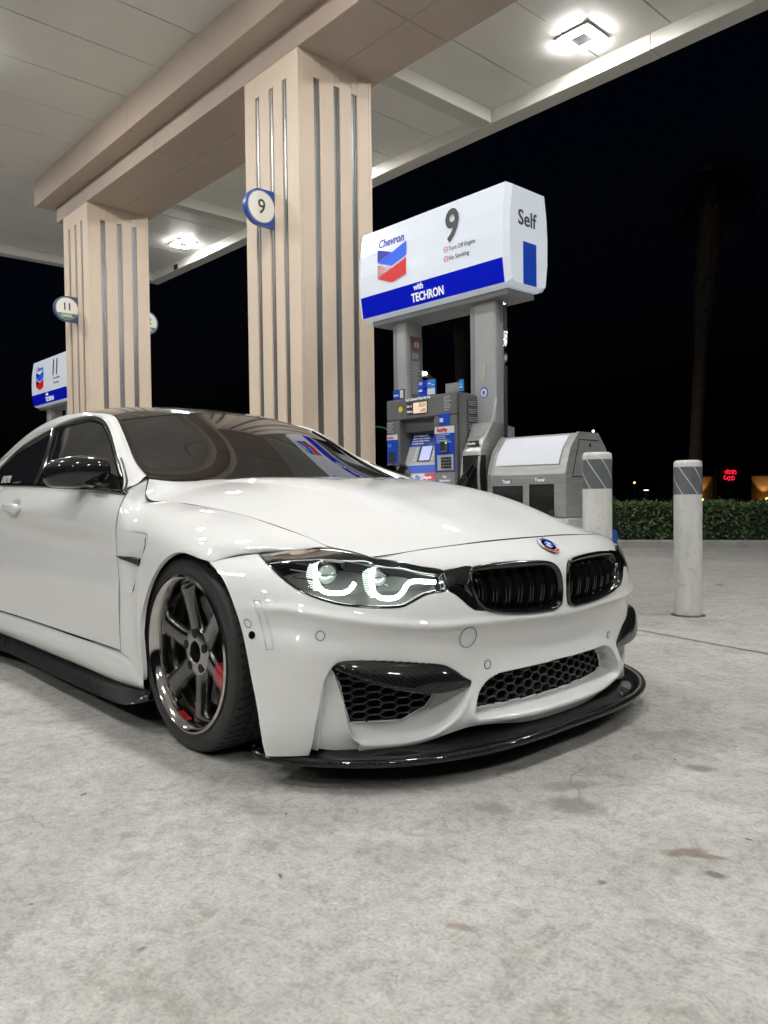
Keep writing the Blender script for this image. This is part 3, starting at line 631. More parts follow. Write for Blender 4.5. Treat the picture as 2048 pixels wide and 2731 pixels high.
for s in (-1,1):
    d=panel('door',DP*[1,s,1],M['white'],CAR,(-1.2,0,.5),.014)
    hb=[];
    c0=np.array([hx,.917*s,hz+.002])
    P=np.array([c0+(dx,dy*s,dz) for dx,dy,dz in ((.125,.002,0.000),(.105,.018,.002),(.05,.026,.004),(-.03,.027,.006),(-.085,.018,.007),(-.10,.002,.007))])
    MB().tube(crv(P,5),np.interp(np.linspace(0,1,26),[0,.12,.5,.88,1],[.010,.015,.016,.014,.009]),12,squash=(.55,1)).make('door_handle',M['white'],d,True)
    panel('rocker_panel',RP*[1,s,1],M['white'],CAR,(-1.2,0,.3),0)
    panel('rear_body',QP*[1,s,1],M['white'],CAR,(-2.6,0,.5),0,km)
    # carbon side skirt blade
    xs=np.array([-.245,-.27,-.32,-.42,-.60,-.9,-1.3,-1.8,-2.35,-2.42]); yo=np.array([.925,.945,.962,.966,.962,.958,.955,.955,.958,.94]); zt=np.array([.128,.118,.106,.098,.092,.088,.086,.086,.09,.10]); th=.012
    prof=[(.87,zt+.034),(.905,zt+.050),(.918,zt+.034),(None,zt+.006),(None,zt-.006),(.86,zt-.008)]
    G_=[]
    for a,z in prof: G_.append([(x,(y if a is None else min(a,y)) ,zz) for x,y,zz in zip(xs,yo,z)])
    sk=Surf(G_,tt=np.arange(6)*.03); SP=sk.grid(np.linspace(0,sk.t[-1],44),q(sk.s,140,0,0)); panel('side_skirt',SP*[1,s,1],M['carbon'],CAR,(-1.2,0,.3),0)
# ---- dark strips laid along the panel gaps, standing in for their shade
def seam(nm,P,r=.0016):
    MB().tube(P,r,5).make(nm,M['gapgill'],CAR,True)
hf=hood.grid([hood.t[-1]-.0008],np.linspace(.002,hood.s[-1]-.002,120))[0]; hf[:,2]-=.0008; seam('hood_gap_shade',hf,.0017)
for s in (-1,1):
    hs=hood.grid(np.linspace(hood.t[0]+.002,hood.t[-1]-.002,90),[hood.s[0] if s<0 else hood.s[-1]])[:,0]; hs[:,2]-=.0012; seam('hood_gap_shade',hs,.0017)
    a=fen.grid([fen.t[0]+.001],np.linspace(fen.s[2]*.9,fen.s[-1],60))[0]*[1,s,1]; a[:,1]-=.001*s; seam('door_gap_shade',a,.0019)
    b=door.grid([door.t[-1]-.0005],np.linspace(.002,door.s[-1],60))[0]*[1,s,1]; b[:,1]-=.001*s; seam('door_gap_shade',b,.0019)
    c=fas.grid([fas.t[-1]-.0008],np.linspace(fas.s[-1]-.001,fas.s[-3],40))[0]*[1,s,1]; c[:,2]-=.0005; seam('bumper_gap_shade',c,.0016)
# ---- roof, rails, glass
IN=[(-.700,.694,.912),(-.80,.680,.948),(-.93,.655,1.008),(-1.08,.617,1.092),(-1.20,.588,1.158),(-1.275,.572,1.196),(-1.42,.562,1.228),(-1.80,.556,1.268),(-2.20,.558,1.262),(-2.60,.565,1.200),(-2.95,.575,1.100),(-3.25,.59,.985)]
OUT=[(-.540,.866,.848),(-.670,.805,.896),(-.955,.706,1.002),(-1.135,.650,1.094),(-1.27,.622,1.172),(-1.37,.612,1.205),(-1.54,.610,1.225),(-1.93,.630,1.199),(-2.32,.675,1.118),(-2.58,.72,1.010),(-2.78,.80,.925),(-2.95,.83,.905)]
I_=np.array(IN);O_=np.array(OUT); mid=(I_+O_)/2+np.array([0,.003,.001]); i2=I_*.97+O_*.03+np.array([0,0,.001])
RL=Surf([I_-[0,0,.004],i2,mid,O_+[0,.002,.001],O_-[0,.006,.006]]); RLP=RL.grid(q(RL.t,26,0,0),q(RL.s,150,0,0))
# windscreen and roof grids
WS=[[(-.645,0,.880),(-.653,.25,.883),(-.674,.48,.892),(-.705,.690,.905)],
[(-.90,0,1.062),(-.909,.24,1.057),(-.932,.45,1.042),(-.965,.643,1.020)],
[(-1.10,0,1.186),(-1.109,.22,1.180),(-1.132,.42,1.162),(-1.165,.596,1.136)],
[(-1.222,0,1.252),(-1.229,.21,1.244),(-1.248,.40,1.222),(-1.275,.570,1.190)]]
ws=Surf(WS,True); WP=ws.grid(q(ws.t,60,0,0),q(ws.s,120,0,0)); 
gask=None
windscreen=mesh('windscreen',WP.reshape(-1,3),gfaces(60,120),M['wsglass'],CAR,True)
o=panel('tmp',WP,M['frit'],CAR,(-1,0,.6),.01); bpy.data.objects.remove(o)
for c_ in (0,-1):
    g_=WP[:,c_]*[1,1.004,1]+[0,0,.001]; MB().tube(g_[::2],.008,6).make('glass_seal',M['frit'],windscreen,True)
e=np.vstack([WP[:,0],WP[-1,1:],WP[::-1,-1][1:],WP[0,::-1][1:]])
def border(P,w0,w1,off):
    """frame strip around a grid patch, w in grid fractions"""
    m,n=P.shape[:2]; a=np.gradient(P,axis=0); b=np.gradient(P,axis=1); N=np.cross(a,b); N/=np.linalg.norm(N,axis=2,keepdims=True); N=outward(P,N,(-1,0,.6)); Q=P+N*off
    i=np.arange(m-1)[:,None]*np.ones(n-1)[None]; j=np.ones(m-1)[:,None]*np.arange(n-1)[None]
    return Q,(i<m*w0)|(i>=m-1-m*w1)|(j<n*w0*.9)|(j>=n-1-n*w0*.9)
Q,mk_=border(ws.grid(q(ws.t,120,0,0),q(ws.s,240,0,0)),.018,.02,.0012); mesh('glass_border',Q.reshape(-1,3),gfaces(120,240,mk_),M['frit'],windscreen,True)
RF=[[(-1.222,0,1.253),(-1.229,.21,1.245),(-1.248,.40,1.223),(-1.275,.566,1.194)],
[(-1.40,0,1.285),(-1.40,.21,1.280),(-1.41,.40,1.262),(-1.42,.560,1.229)],
[(-1.80,0,1.326),(-1.80,.21,1.321),(-1.80,.40,1.304),(-1.80,.552,1.268)],
[(-2.20,0,1.326),(-2.20,.21,1.320),(-2.20,.40,1.302),(-2.20,.554,1.262)],
[(-2.62,0,1.262),(-2.62,.21,1.256),(-2.61,.40,1.238),(-2.60,.561,1.200)]]
rf=Surf(RF,True); RFP=rf.grid(q(rf.t,70,.002,0),q(rf.s,90,0,0)); panel('roof',RFP,M['carbon_roof'],CAR,(-1.8,0,.6),.012)
RW=[[(-2.62,0,1.260),(-2.62,.21,1.254),(-2.61,.40,1.236),(-2.60,.561,1.198)],[(-2.95,0,1.15),(-2.95,.22,1.145),(-2.94,.42,1.125),(-2.93,.572,1.100)],[(-3.28,0,1.0),(-3.28,.25,.998),(-3.27,.45,.99),(-3.25,.588,.98)]]
rw_=Surf(RW,True); P=rw_.grid(q(rw_.t,30,0,0),q(rw_.s,60,0,0)); mesh('rear_window',P.reshape(-1,3),gfaces(30,60),M['glass_dark'],CAR,True)
TL=[[(-3.27,0,1.0),(-3.27,.3,.998),(-3.25,.588,.982),(-3.15,.79,.96)],[(-3.5,0,1.0),(-3.5,.3,.995),(-3.45,.60,.98),(-3.40,.745,.967)],[(-3.76,0,.975),(-3.75,.3,.972),(-3.70,.58,.968),(-3.60,.66,.966)]]
tl=Surf(TL,True); panel('trunk_lid',tl.grid(q(tl.t,20,0,0),q(tl.s,50,0,0)),M['white'],CAR,(-3.3,0,.6),0)
top=O_.copy(); top=crv(top,10); nB=len(top)
bot=np.stack([np.linspace(0,1,nB)]*3,1); xb=np.minimum(top[:,0],-.547); bz=np.interp(-xb,[.54,.8,1.15,1.55,1.95,2.5,3.0],[.838,.852,.868,.880,.888,.900,.905]); by=np.interp(-xb,[.54,.8,1.15,1.55,1.95,2.5,3.0],[.862,.865,.866,.863,.856,.838,.83])
bot=np.stack([xb,by,np.minimum(bz,top[:,2]-.002)],1)
for s in (-1,1):
    rail=panel('roof_rail',RLP*[1,s,1],M['white'],CAR,(-1.5,0,.9),0)
    lip=np.array([0,-.006,0]); V=[]
    for k in np.linspace(0,1,9): 
        V.append((top*(1-k)+bot*k+[0,.010*math.sin(PI*k)-.006,0])*[1,s,1])
    V=np.array(V); sw=mesh('side_window',V.reshape(-1,3),gfaces(9,nB),M['glass_dark'],CAR,True)
    # black surround band
    tt=top[1:-4]; inn_=tt*1.0; ba=bot[1:-4]; dirv=(ba-tt); L=np.linalg.norm(dirv,axis=1,keepdims=True); w=np.minimum(.026,L*.45); dirv=dirv/np.maximum(L,1e-6)
    prof=[tt+[0,.003,.003],tt+[0,.007,0]+dirv*w*.15,tt+[0,.006,0]+dirv*w*.55,tt+[0,.004,0]+dirv*w*.95,tt-[0,.008,0]+dirv*w]
    V=np.array(prof)*[1,s,1]; mesh('window_trim',V.reshape(-1,3),gfaces(5,len(tt)),M['black_gloss'],sw,True)
    bb=ba[:]; prof=[bb+[0,.004,.018],bb+[0,.009,.012],bb+[0,.009,.002],bb+[0,.001,-.004]]; V=np.array(prof)*[1,s,1]; mesh('belt_trim',V.reshape(-1,3),gfaces(4,len(bb)),M['black_gloss'],sw,True)
    # front corner post of the window and the divider
    c=crv(np.array([(-.550,.864,.850),(-.672,.803,.894),(-.93,.712,.990)]),6)*[1,s,1]
    MB().tube(c,[.011]*13,8).make('quarter_post',M['black_gloss'],sw,True)
    c=crv(np.array([(-1.90,.648,1.190),(-1.75,.72,1.10),(-1.62,.80,.985),(-1.535,.868,.885)]),8)*[1,s,1]; MB().tube(c,.011,8,squash=(1,.6)).make('window_divider',M['black_gloss'],sw,True)
    text('window_decal','(DAILYF82',.052,M['whiteflat'],sw,face(np.array([-2.10 if s<0 else -1.9,.856*s+.0*s,.910]),(1 if s<0 else -1,0,0),(0,-.28*s,1)),.0005,.0012,'LEFT',.62,.25) if s<0 else None
    # mirror
    ce=np.array([(-.850,.792,.934),(-.862,.825,.935),(-.885,.870,.936),(-.915,.925,.934),(-.948,.972,.930),(-.972,1.002,.925),(-.982,1.016,.921)]); hz_=np.array([.050,.058,.064,.064,.057,.044,.018]); hw=np.array([.050,.072,.085,.088,.078,.055,.018])
    nn_=28; ii=np.linspace(0,len(ce)-1,30); C=nspl(np.arange(7),ce,ii); A1=nspl(np.arange(7),hz_[:,None],ii)[:,0]; A2=nspl(np.arange(7),hw[:,None],ii)[:,0]
    lat=np.array([.92,.30,0]); V=[]
    for c_,a1,a2 in zip(C,A1,A2):
        for t in np.linspace(0,2*PI,nn_,endpoint=False):
            cx=math.copysign(abs(math.cos(t))**.75,math.cos(t)); sz=math.copysign(abs(math.sin(t))**.8,math.sin(t)); V.append(c_+lat*a2*cx*.75+np.array([0,0,a1*sz]))
    V=np.array(V).reshape(30,nn_,3)
    Vc=np.concatenate([V,V[:,:1]],1)
    # lower body black, upper cap carbon (slightly proud), split at a sloping line
    zc=C[:,2][:,None]; frac=(Vc[...,2]-zc); up_=frac>-.012
    Vc=Vc*[1,s,1]
    f=up_[:-1,:-1]&up_[1:,:-1]&up_[:-1,1:]&up_[1:,1:]
    mr=mesh('wing_mirror',Vc.reshape(-1,3),gfaces(30,nn_+1),M['black_gloss'],CAR,True)
    cen=(C*[1,s,1])[:,None]; Vp=cen+(Vc-cen)*1.035; mesh('mirror_cap',Vp.reshape(-1,3),gfaces(30,nn_+1,f),M['carbon'],mr,True)
    MB().tube(crv(np.array([(-.70,.845,.868),(-.76,.858,.874),(-.82,.870,.882),(-.87,.885,.890)])*[1,s,1],6),[.030]*10+[.024]*9,12,squash=(1,.6)).make('mirror_arm',M['black_gloss'],mr,True)
    MB().box(np.array([-.80,.872*s,.860]),np.array([-.67,.900*s,.866])).make('arm_trim',M['silver'],mr)
# ---- carbon front splitter
Lp=np.array([(.885,0,.092),(.879,.25,.091),(.826,.50,.088),(.718,.70,.086),(.592,.82,.085),(.490,.885,.084),(.425,.915,.088),(.400,.918,.094)])
Lf=np.vstack([(Lp*[1,-1,1])[:0:-1],Lp]); 
def ins(P,d): return P-np.stack([np.full(len(P),d)*np.where(np.abs(P[:,1])<.9,1,.3),np.sign(P[:,1])*d*np.clip(np.abs(P[:,1])/.9,0,1)**2,np.zeros(len(P))],1)
up1=[ins(Lf,.16)+[0,0,.030],ins(Lf,.10)+[0,0,.026],ins(Lf,.045)+[0,0,.010],ins(Lf,.018)+[0,0,.009],ins(Lf,.006)+[0,0,.011],Lf+[0,0,.004],Lf-[0,0,.006],ins(Lf,.008)-[0,0,.012],ins(Lf,.16)-[0,0,.012]]
sp=Surf(np.array(up1)); SPP=sp.grid(q(sp.t,60,0,0),q(sp.s,200,0,0)); panel('front_splitter',SPP,M['carbon'],CAR,(.2,0,.2),0)
for s in (-1,1):
    MB().tube(np.array([(.405,.90,.082),(.405,.918,.094),(.405,.915,.118)])*[1,s,1],.007,6).make('splitter_fence',M['carbon'],CAR,True)
# ---- carbon winglets over the side intakes
root=np.array([(.770,.405,.282),(.758,.452,.322),(.745,.495,.342),(.722,.555,.354),(.668,.660,.366),(.622,.738,.369),(.604,.768,.358)])
free=np.array([(.776,.400,.264),(.772,.470,.262),(.762,.530,.264),(.744,.600,.276),(.705,.678,.300),(.655,.750,.332),(.610,.778,.352)])
for s in (-1,1):
    a=nspl(np.arange(7),root,np.linspace(0,6,40)); b=nspl(np.arange(7),free,np.linspace(0,6,40)); V=[]
    for k in np.linspace(0,1,12): V.append(a*(1-k)+b*k+np.array([.012*math.sin(PI*k)**1,0,.006*math.sin(PI*k)])-np.array([.010,0,0])*(1-k))
    for k in np.linspace(1,0,12): V.append(a*(1-k)+b*k+np.array([-.004,0,-.007])*min(1,(1-k)*4+.6)-np.array([.016,0,0])*(1-k))
    V=np.array(V)*[1,s,1]; mesh('bumper_winglet',V.reshape(-1,3),gfaces(24,40),M['carbon'],CAR,True)
# ---- dark inner core added to block light and sight through gaps; arch liners
ub=MB().box((-3.6,-.78,.14),(-.42,.78,.30)).box((-.42,-.56,.14),(.42,.56,.60)).box((.42,-.42,.16),(.60,.42,.60)).box((-3.5,-.80,.3),(-.42,.80,.80)); ub.make('dark_core',M['void'],CAR)
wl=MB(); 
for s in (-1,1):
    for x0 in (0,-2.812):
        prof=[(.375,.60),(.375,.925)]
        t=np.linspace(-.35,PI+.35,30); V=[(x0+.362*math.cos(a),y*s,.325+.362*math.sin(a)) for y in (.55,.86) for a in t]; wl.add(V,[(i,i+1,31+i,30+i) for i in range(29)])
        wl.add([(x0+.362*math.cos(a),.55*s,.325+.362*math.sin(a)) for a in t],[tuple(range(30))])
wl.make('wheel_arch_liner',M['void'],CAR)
# ---- wheels: axis along y, outer face towards -y (near side); local origin at hub centre, outward = -y
def wheel():
    R=.2575; mb=MB()
    # tyre, lathe about y : (r, y) with y negative outwards
    tp=[(.240,-.125),(.252,-.131),(.260,-.130),(.275,-.136),(.292,-.137),(.306,-.131),(.3155,-.119)]
    tp+=[(.3195,-.10),(.3207,-.075)]
    for g in (-.066,-.020,.028,.072): tp+=[(.321,g-.0055),(.3145,g-.005),(.3145,g+.005),(.321,g+.0055)]
    tp+=[(.3195,.10),(.3155,.118),(.306,.130),(.285,.136),(.260,.130),(.240,.125)]
    T=MB().lathe(tp,128,ax=1).make('tyre',M['rubber'],None,True,28)
    tr=MB()
    for k in range(60):   # shoulder sipes
        a=2*PI*k/60
        for y0,y1,r in ((-.118,-.075,.3325),):
            P=[]
            for u in np.linspace(0,1,4): 
                aa=a+u*.05; P.append((math.cos(aa)*(.3162+.0045*u),y0+(y1-y0)*u,math.sin(aa)*(.3162+.0045*u)))
            tr.tube(P,.0032,4)
        P=[(math.cos(a+.03*u)*.321,-.061+.036*u,math.sin(a+.03*u)*.321) for u in np.linspace(0,1,3)]; tr.tube(P,.0015,4)
    S=tr.make('tread_cut',M['void'],T)
    rim=[(.238,.10),(.243,.09),(.232,.05),(.228,-.03),(.2285,-.075),(.2335,-.084),(.2345,-.113),(.242,-.121),(.2475,-.128),(.2575,-.1325),(.2575,-.137),(.250,-.1405),(.2445,-.137),(.2385,-.127),(.2325,-.118),(.2305,-.10),(.228,-.085),(.226,-.070)]
    Rm=MB().lathe(rim[5:],128,ax=1).make('rim_lip',M['polished'],None,True,40)
    B=MB().lathe([(.226,-.070),(.221,-.062),(.217,-.03),(.217,.05),(.225,.09),(.238,.10)],96,ax=1).make('rim_barrel',M['gunmetal'],None,True,40)
    parts=[]
    t=np.radians(np.linspace(246,262,9)); V=[(r*math.cos(a),y,r*math.sin(a)) for (r,y) in ((.2318,-.1165),(.2290,-.096)) for a in t]; parts.append(mesh('rim_sticker',V,[(i,i+1,10+i,9+i) for i in range(8)],M['red'],None))
    for k in range(6):
        a=math.radians(-20+60*k+0)   # spoke angles
        # sections along radius: r, half-width, y front, depth
        sec=[(.055,.048,-.092,.035),(.080,.040,-.093,.034),(.110,.034,-.097,.032),(.150,.032,-.103,.028),(.188,.034,-.108,.026),(.206,.040,-.110,.026),(.220,.052,-.106,.030),(.228,.062,-.099,.03)]
        V=[]
        for r,w,y,dp in sec:
            for (u,v) in ((-1,1),(-1,.30),(-.78,0),(-.25,-.06),(.25,-.06),(.78,0),(1,.30),(1,1)):
                V.append((r,y+v*dp,u*w))
        V=np.array(V); m=8; sp_=Surf(V.reshape(len(sec),8,3)); 
        P=nspl(np.arange(len(sec)),V.reshape(len(sec),8,3),np.linspace(0,len(sec)-1,22))
        x=P[...,0]*math.cos(a)-P[...,2]*math.sin(a); z=P[...,0]*math.sin(a)+P[...,2]*math.cos(a); Q=np.stack([x,P[...,1],z],2)
        mt=M['gunmetal']; o=mesh('spoke',Q.reshape(-1,3),gfaces(22,8),mt,None,True,50); parts.append(o)
        if k==0:
            P2_=P[8:16].copy(); P2_[...,1]-=.0012; P2_[...,2]*=1.02; x=P2_[...,0]*math.cos(a)-P2_[...,2]*math.sin(a); z=P2_[...,0]*math.sin(a)+P2_[...,2]*math.cos(a)
            o=mesh('spoke_sticker',np.stack([x,P2_[...,1],z],2).reshape(-1,3),gfaces(8,8),M['red'],None,True,50); parts.append(o)
    hub=[(.035,-.060),(.035,-.098),(.038,-.1005),(.066,-.0985),(.078,-.094),(.084,-.086),(.085,-.06)]
    H=MB().lathe(hub,64,ax=1).make('hub',M['hubcut'],None,True,30); parts.append(H)
    hb=MB().disc((0,-.066,0),.036,(0,-1,0),24)
    for k in range(5):
        a=math.radians(18+72*k); c=(.0600*math.cos(a),-.1003,.0600*math.sin(a)); hb.disc(c,.0150,(0,-1,0),18)
    parts.append(hb.make('hub_hole',M['void'],None))
    lt=MB().disc((0,-.0995,0),.034,(0,-1,0),24,r2=.031)
    dk=MB().lathe([(.06,-.02),(.19,-.02),(.19,.0),(.06,.0)],64,ax=1).make('brake_disc',M['brake'],None,True,30)
    cl=MB(); t=np.linspace(math.radians(-75),math.radians(-5),14); V=[(r*math.cos(a),y,r*math.sin(a)) for y in (-.045,.02) for r in (.125,.198) for a in t]; n=14
    cl.add(V,[(i,i+1,n+i+1,n+i) for i in range(n-1)]+[(2*n+i,3*n+i,3*n+i+1,2*n+i+1) for i in range(n-1)]+[(n+i,n+i+1,3*n+i+1,3*n+i) for i in range(n-1)]+[(i,2*n+i,2*n+i+1,i+1) for i in range(n-1)]); cal=cl.make('brake_caliper',M['darkmetal'],None)
    drum=MB().lathe([(.0,.03),(.215,.03),(.215,-.01)],48,ax=1).make('hub_backing',M['void'],None,True,30)
    lts=[]
    def arc(body,r,a0,size,m_,nm,y,bold=.0008,flip=1):
        da=size*.72/r; a=a0
        for ch in body:
            if ch!=' ':
                c=np.array([r*math.cos(a),y,r*math.sin(a)]); tang=(-math.sin(a)*flip,0,math.cos(a)*flip); rad=(-math.cos(a)*flip,0,-math.sin(a)*flip) 
                # readable from outside (-y): x dir = clockwise seen from -y
                o=text(nm,ch,size,m_,None,face(c,( math.sin(a),0,-math.cos(a)),(math.cos(a),0,math.sin(a))),.0006,bold,'CENTER'); lts.append(o)
            a-=da
    arc('MICHELIN',.274,math.radians(58),.024,M['tyretext'],'tyre_letter',-.1366)
    arc('MICHELIN',.274,math.radians(238),.024,M['tyretext'],'tyre_letter',-.1366)
    arc('FORGED',.2135,math.radians(205),.013,M['polished'],'rim_letter',-.1)
    return [T,S,Rm,B,dk,cal,drum]+parts,lts
M['hubcut']=noisy('machined_hub',(.35,.34,.33),(.45,.44,.43),40,(.16,.3),metal=1)
M['tyretext']=mat('tyre_lettering',(.03,.031,.032),.45)
ps,lts=wheel(); tyre=ps[0]; sip=ps[1]
def joinmesh(obs,name):
    V=[];F=[];n=0
    for o in obs:
        co=np.empty(len(o.data.vertices)*3); o.data.vertices.foreach_get('co',co); V.append(co.reshape(-1,3)); F+=[tuple(v+n for v in p.vertices) for p in o.data.polygons]; n+=len(o.data.vertices)
    m_=obs[0].data.materials[0]; r=mesh(name,np.vstack(V),F,m_,None,False)
    for o in obs: bpy.data.objects.remove(o)
    return r
la=[o for o in lts if o.name.startswith('tyre_letter')]; lb=[o for o in lts if o.name.startswith('rim_letter')]; ps+=[joinmesh(la[:8],'tyre_lettering'),joinmesh(la[8:],'tyre_lettering'),joinmesh(lb,'rim_lettering')]
for x in (0,-2.812):
    for s in (-1,1):
        w=empty('wheel',(x,s*.778,.3205)); w.parent=CAR; 
        w.rotation_euler=(0,math.radians(0 if x==0 else 25),0 if s<0 else PI)
        for p in ps:
            c=p.copy(); link(c,w); c.name=p.name.split('.')[0]
for p in ps: bpy.data.objects.remove(p)

JOINTS=[((-.4,2.13),(7,.6)),((-3.2,3.40),(6,5.45)),((-6,6.55),(8,7.6)),((-14,-4.2),(0,-4.0))]
FLAGS=[(-3.61,1.929,3.395,.160,'9','round sign with the number 9 on the nearer striped pillar',False),
(-8.28,1.929,3.34,.168,'11','round sign reading 11 DIESEL on the farther striped pillar',True,-1,'sgnslate'),
(-8.28,2.777,3.31,.168,'12','round sign reading 12 half hidden behind the farther pillar',True,1,'sgnslate')]
BR=(.17,.115,.085); DK=(.10,.095,.085); GY=(.20,.195,.17)
SPOTS=[(1.447,-.424,.062,.026,.9,BR,.75),(1.50,-.40,.035,.012,.5,BR,.7),(1.542,-.474,.026,.016,.3,DK,.8),(1.295,-1.024,.030,.014,.5,BR,.6),(1.118,-.38,.085,.06,.3,GY,.75),(1.03,-.27,.10,.04,1,GY,.6),(.98,-.55,.06,.04,.4,GY,.6),(1.22,.12,.05,.03,.3,DK,.6),(1.35,.45,.12,.05,.8,GY,.5),(.75,-1.1,.05,.03,.3,GY,.5),(1.0,.35,.14,.06,1.2,GY,.45)]
BITS=[(1.525,-.268,.012),(1.141,.123,.010),(.143,-1.305,.014),(.643,-.973,.009),(.9,-1.169,.010),(.646,-1.605,.008),(1.9,.6,.012)]
# ================================================================== STATION
cream=(.56,.43,.33); 
M['concrete']=mat('concrete_ground',(.3,.3,.28),.6)
def ground_mat():
    m=M['concrete']; t=NT(m); p=t.pos()
    n1=t.noise(.6,6,.6,p); n2=t.noise(4.5,8,.68,p,.7); n3=t.noise(30,5,.7,p,.3); n4=t.noise(120,3,.65,p); n5=t.noise(8,6,.7,p,1.5)
    c=t.ramp(n2,[(.34,(.355,.348,.328)),(.5,(.42,.413,.392)),(.66,(.485,.478,.456))])
    for f,r in ((n1,[(.3,(.84,.835,.82)),(.7,(1.08,1.08,1.08))]),(n3,[(.36,(.82,.82,.81)),(.5,(1,1,1)),(.64,(1.10,1.10,1.09))]),(n4,[(.34,(.82,.82,.81)),(.5,(1,1,1)),(.68,(1.10,1.10,1.10))]),(n5,[(.52,(1,1,1)),(.60,(.87,.86,.84)),(.72,(.72,.71,.69))])): c=t.mix(1,c,t.ramp(f,r),'MULTIPLY')
    # scattered spots of grit
    v=t.n('TexVoronoi'); v.inputs['Scale'].default_value=3.1; t.l(p,v.inputs['Vector']); w=t.noise(22,3,.6,p)
    c=t.mix(.85,c,t.ramp(t.math('ADD',v.outputs['Distance'],t.math('MULTIPLY',w,.10)),[(.070,(.42,.39,.35)),(.092,(1,1,1))]),'MULTIPLY')
    # hairline cracks, broken up
    dv=t.n('VectorMath',operation='MULTIPLY_ADD'); nv=t.n('TexNoise'); nv.inputs['Scale'].default_value=2.5; nv.inputs['Detail'].default_value=6; t.l(p,nv.inputs['Vector']); t.l(nv.outputs['Color'],dv.inputs[0]); dv.inputs[1].default_value=(.9,.9,0); t.l(p,dv.inputs[2])
    ve=t.n('TexVoronoi',feature='DISTANCE_TO_EDGE'); ve.inputs['Scale'].default_value=.75; t.l(dv.outputs[0],ve.inputs['Vector']); cm=t.ramp(t.noise(1.3,3,.5,p),[(.50,(0,0,0)),(.60,(.55,.55,.55))])
    ck=t.mix(1,cm,t.ramp(ve.outputs['Distance'],[(.0022,(1,1,1)),(.0045,(0,0,0))]),'MULTIPLY'); c=t.mix(ck,c,(.16,.15,.135))
    # soaked-in spots
    for x,y,rx,ry,a,col,k in SPOTS:
        mp=t.n('Mapping',vector_type='TEXTURE'); mp.inputs['Location'].default_value=(x,y,0); mp.inputs['Rotation'].default_value=(0,0,a); mp.inputs['Scale'].default_value=(rx,ry,1); t.l(p,mp.inputs[0])
        ln=t.n('VectorMath',operation='LENGTH'); t.l(mp.outputs[0],ln.inputs[0]); d=t.math('ADD',ln.outputs['Value'],t.math('MULTIPLY',t.noise(28,4,.65,p),1.5))
        c=t.mix(t.math('MULTIPLY',t.ramp(d,[(0,(1,1,1)),(.0,(1,1,1))]) if False else t.ramp(t.math('MULTIPLY',d,.25),[(.32,(1,1,1)),(.47,(0,0,0))]),k),c,col)
    t.l(c,t.b.inputs['Base Color']); t.l(t.ramp(n2,[(.3,(.62,)*3),(.7,(.8,)*3)]),t.b.inputs['Roughness'])
    t.bump(t.math('ADD',t.math('MULTIPLY',n3,.7),n4),.4,.003)
ground_mat()
# ground: slab sheet with joints
g=MB(); g.add([(-400,-400,0),(400,-400,0),(400,400,0),(-400,400,0)],[(0,1,2,3)]); tag(g.make('ground',M['concrete']),kind='structure')
M['joint']=noisy('joint_dark',(.05,.045,.04),(.12,.11,.10),12)
j=MB()
for pts in JOINTS:
    a,b=np.array(pts[0]),np.array(pts[1]); d=(b-a)/np.linalg.norm(b-a); n=np.array([-d[1],d[0]])*.006
    N_=40; q_=np.linspace(0,1,N_)[:,None]; c=a+(b-a)*q_+np.array([-d[1],d[0]])*(nr.rand(N_,1)-.5)*.006; V=np.vstack([np.c_[c-n,np.full(N_,.003)],np.c_[c+n,np.full(N_,.003)]]); j.add(V,[(i,i+1,N_+i+1,N_+i) for i in range(N_-1)])
tag(j.make('pavement_joints',M['joint']),kind='structure')
# ---- canopy
M['ceil']=noisy('canopy_panel_paint',(.69,.675,.625),(.75,.735,.685),.8,(.4,.55),coat=.1)
M['ceiledge']=noisy('canopy_edge_paint',(.56,.55,.50),(.63,.62,.57),1.2,(.45,.6))
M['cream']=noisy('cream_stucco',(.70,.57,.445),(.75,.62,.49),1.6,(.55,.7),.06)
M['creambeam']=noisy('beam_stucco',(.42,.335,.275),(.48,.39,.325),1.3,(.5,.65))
M['slot']=noisy('grey_metal_strip',(.22,.225,.225),(.34,.345,.34),2.2,(.3,.45),metal=.7,sc=(3,3,.4))
ZC,ZF=5.257,5.107; X0,X1,Y0,Y1=-12.5,9.5,-9.6,5.2
CN=empty('canopy',(-1.5,-2,0),'pale flat station canopy with panelled underside spanning above the car','canopy')
def child(o,par):
    o.parent=par; o.matrix_parent_inverse=par.matrix_world.inverted() if False else Matrix.Translation(-par.location); return o
mb=MB(); x=X0+.22
seam=MB()
while x<X1-.22:
    w=.78; mb.box((x+.006,Y0+.22,ZC),(min(x+w-.006,X1-.22),Y1-.22,ZC+.03),.003); x+=w
child(mb.make('ceiling_panels',M['ceil']),CN)
child(MB().box((X0,Y0,ZC+.05),(X1,Y1,ZC+.75)).make('roof_deck',M['ceiledge']),CN)
ed=[('x',X0,X0+.2),('x',X1-.2,X1)]
fz=MB()
for a,b in ((X0,X0+.2),(X1-.2,X1)): child(MB().box((a,Y0,ZF),(b,Y1,ZC+.7),.004).make('fascia',M['ceiledge']),CN)
xs=[X0+.202,-5.95,-1.58,3,7,X1-.202]
for a,b in zip(xs[:-1],xs[1:]):
    for y0,y1 in ((Y1-.22,Y1),(Y0,Y0+.22)): child(MB().box((a+.002,y0,ZF),(b-.002,y1,ZC+.7),.004).make('fascia',M['ceiledge']),CN)
for xx in (-8.35,-3.675,1.0,5.7):
    child(MB().box((xx-.105,2.93,ZF+.004),(xx+.105,Y1-.225,ZC+.02),.003).make('cross_beam',M['ceiledge']),CN)
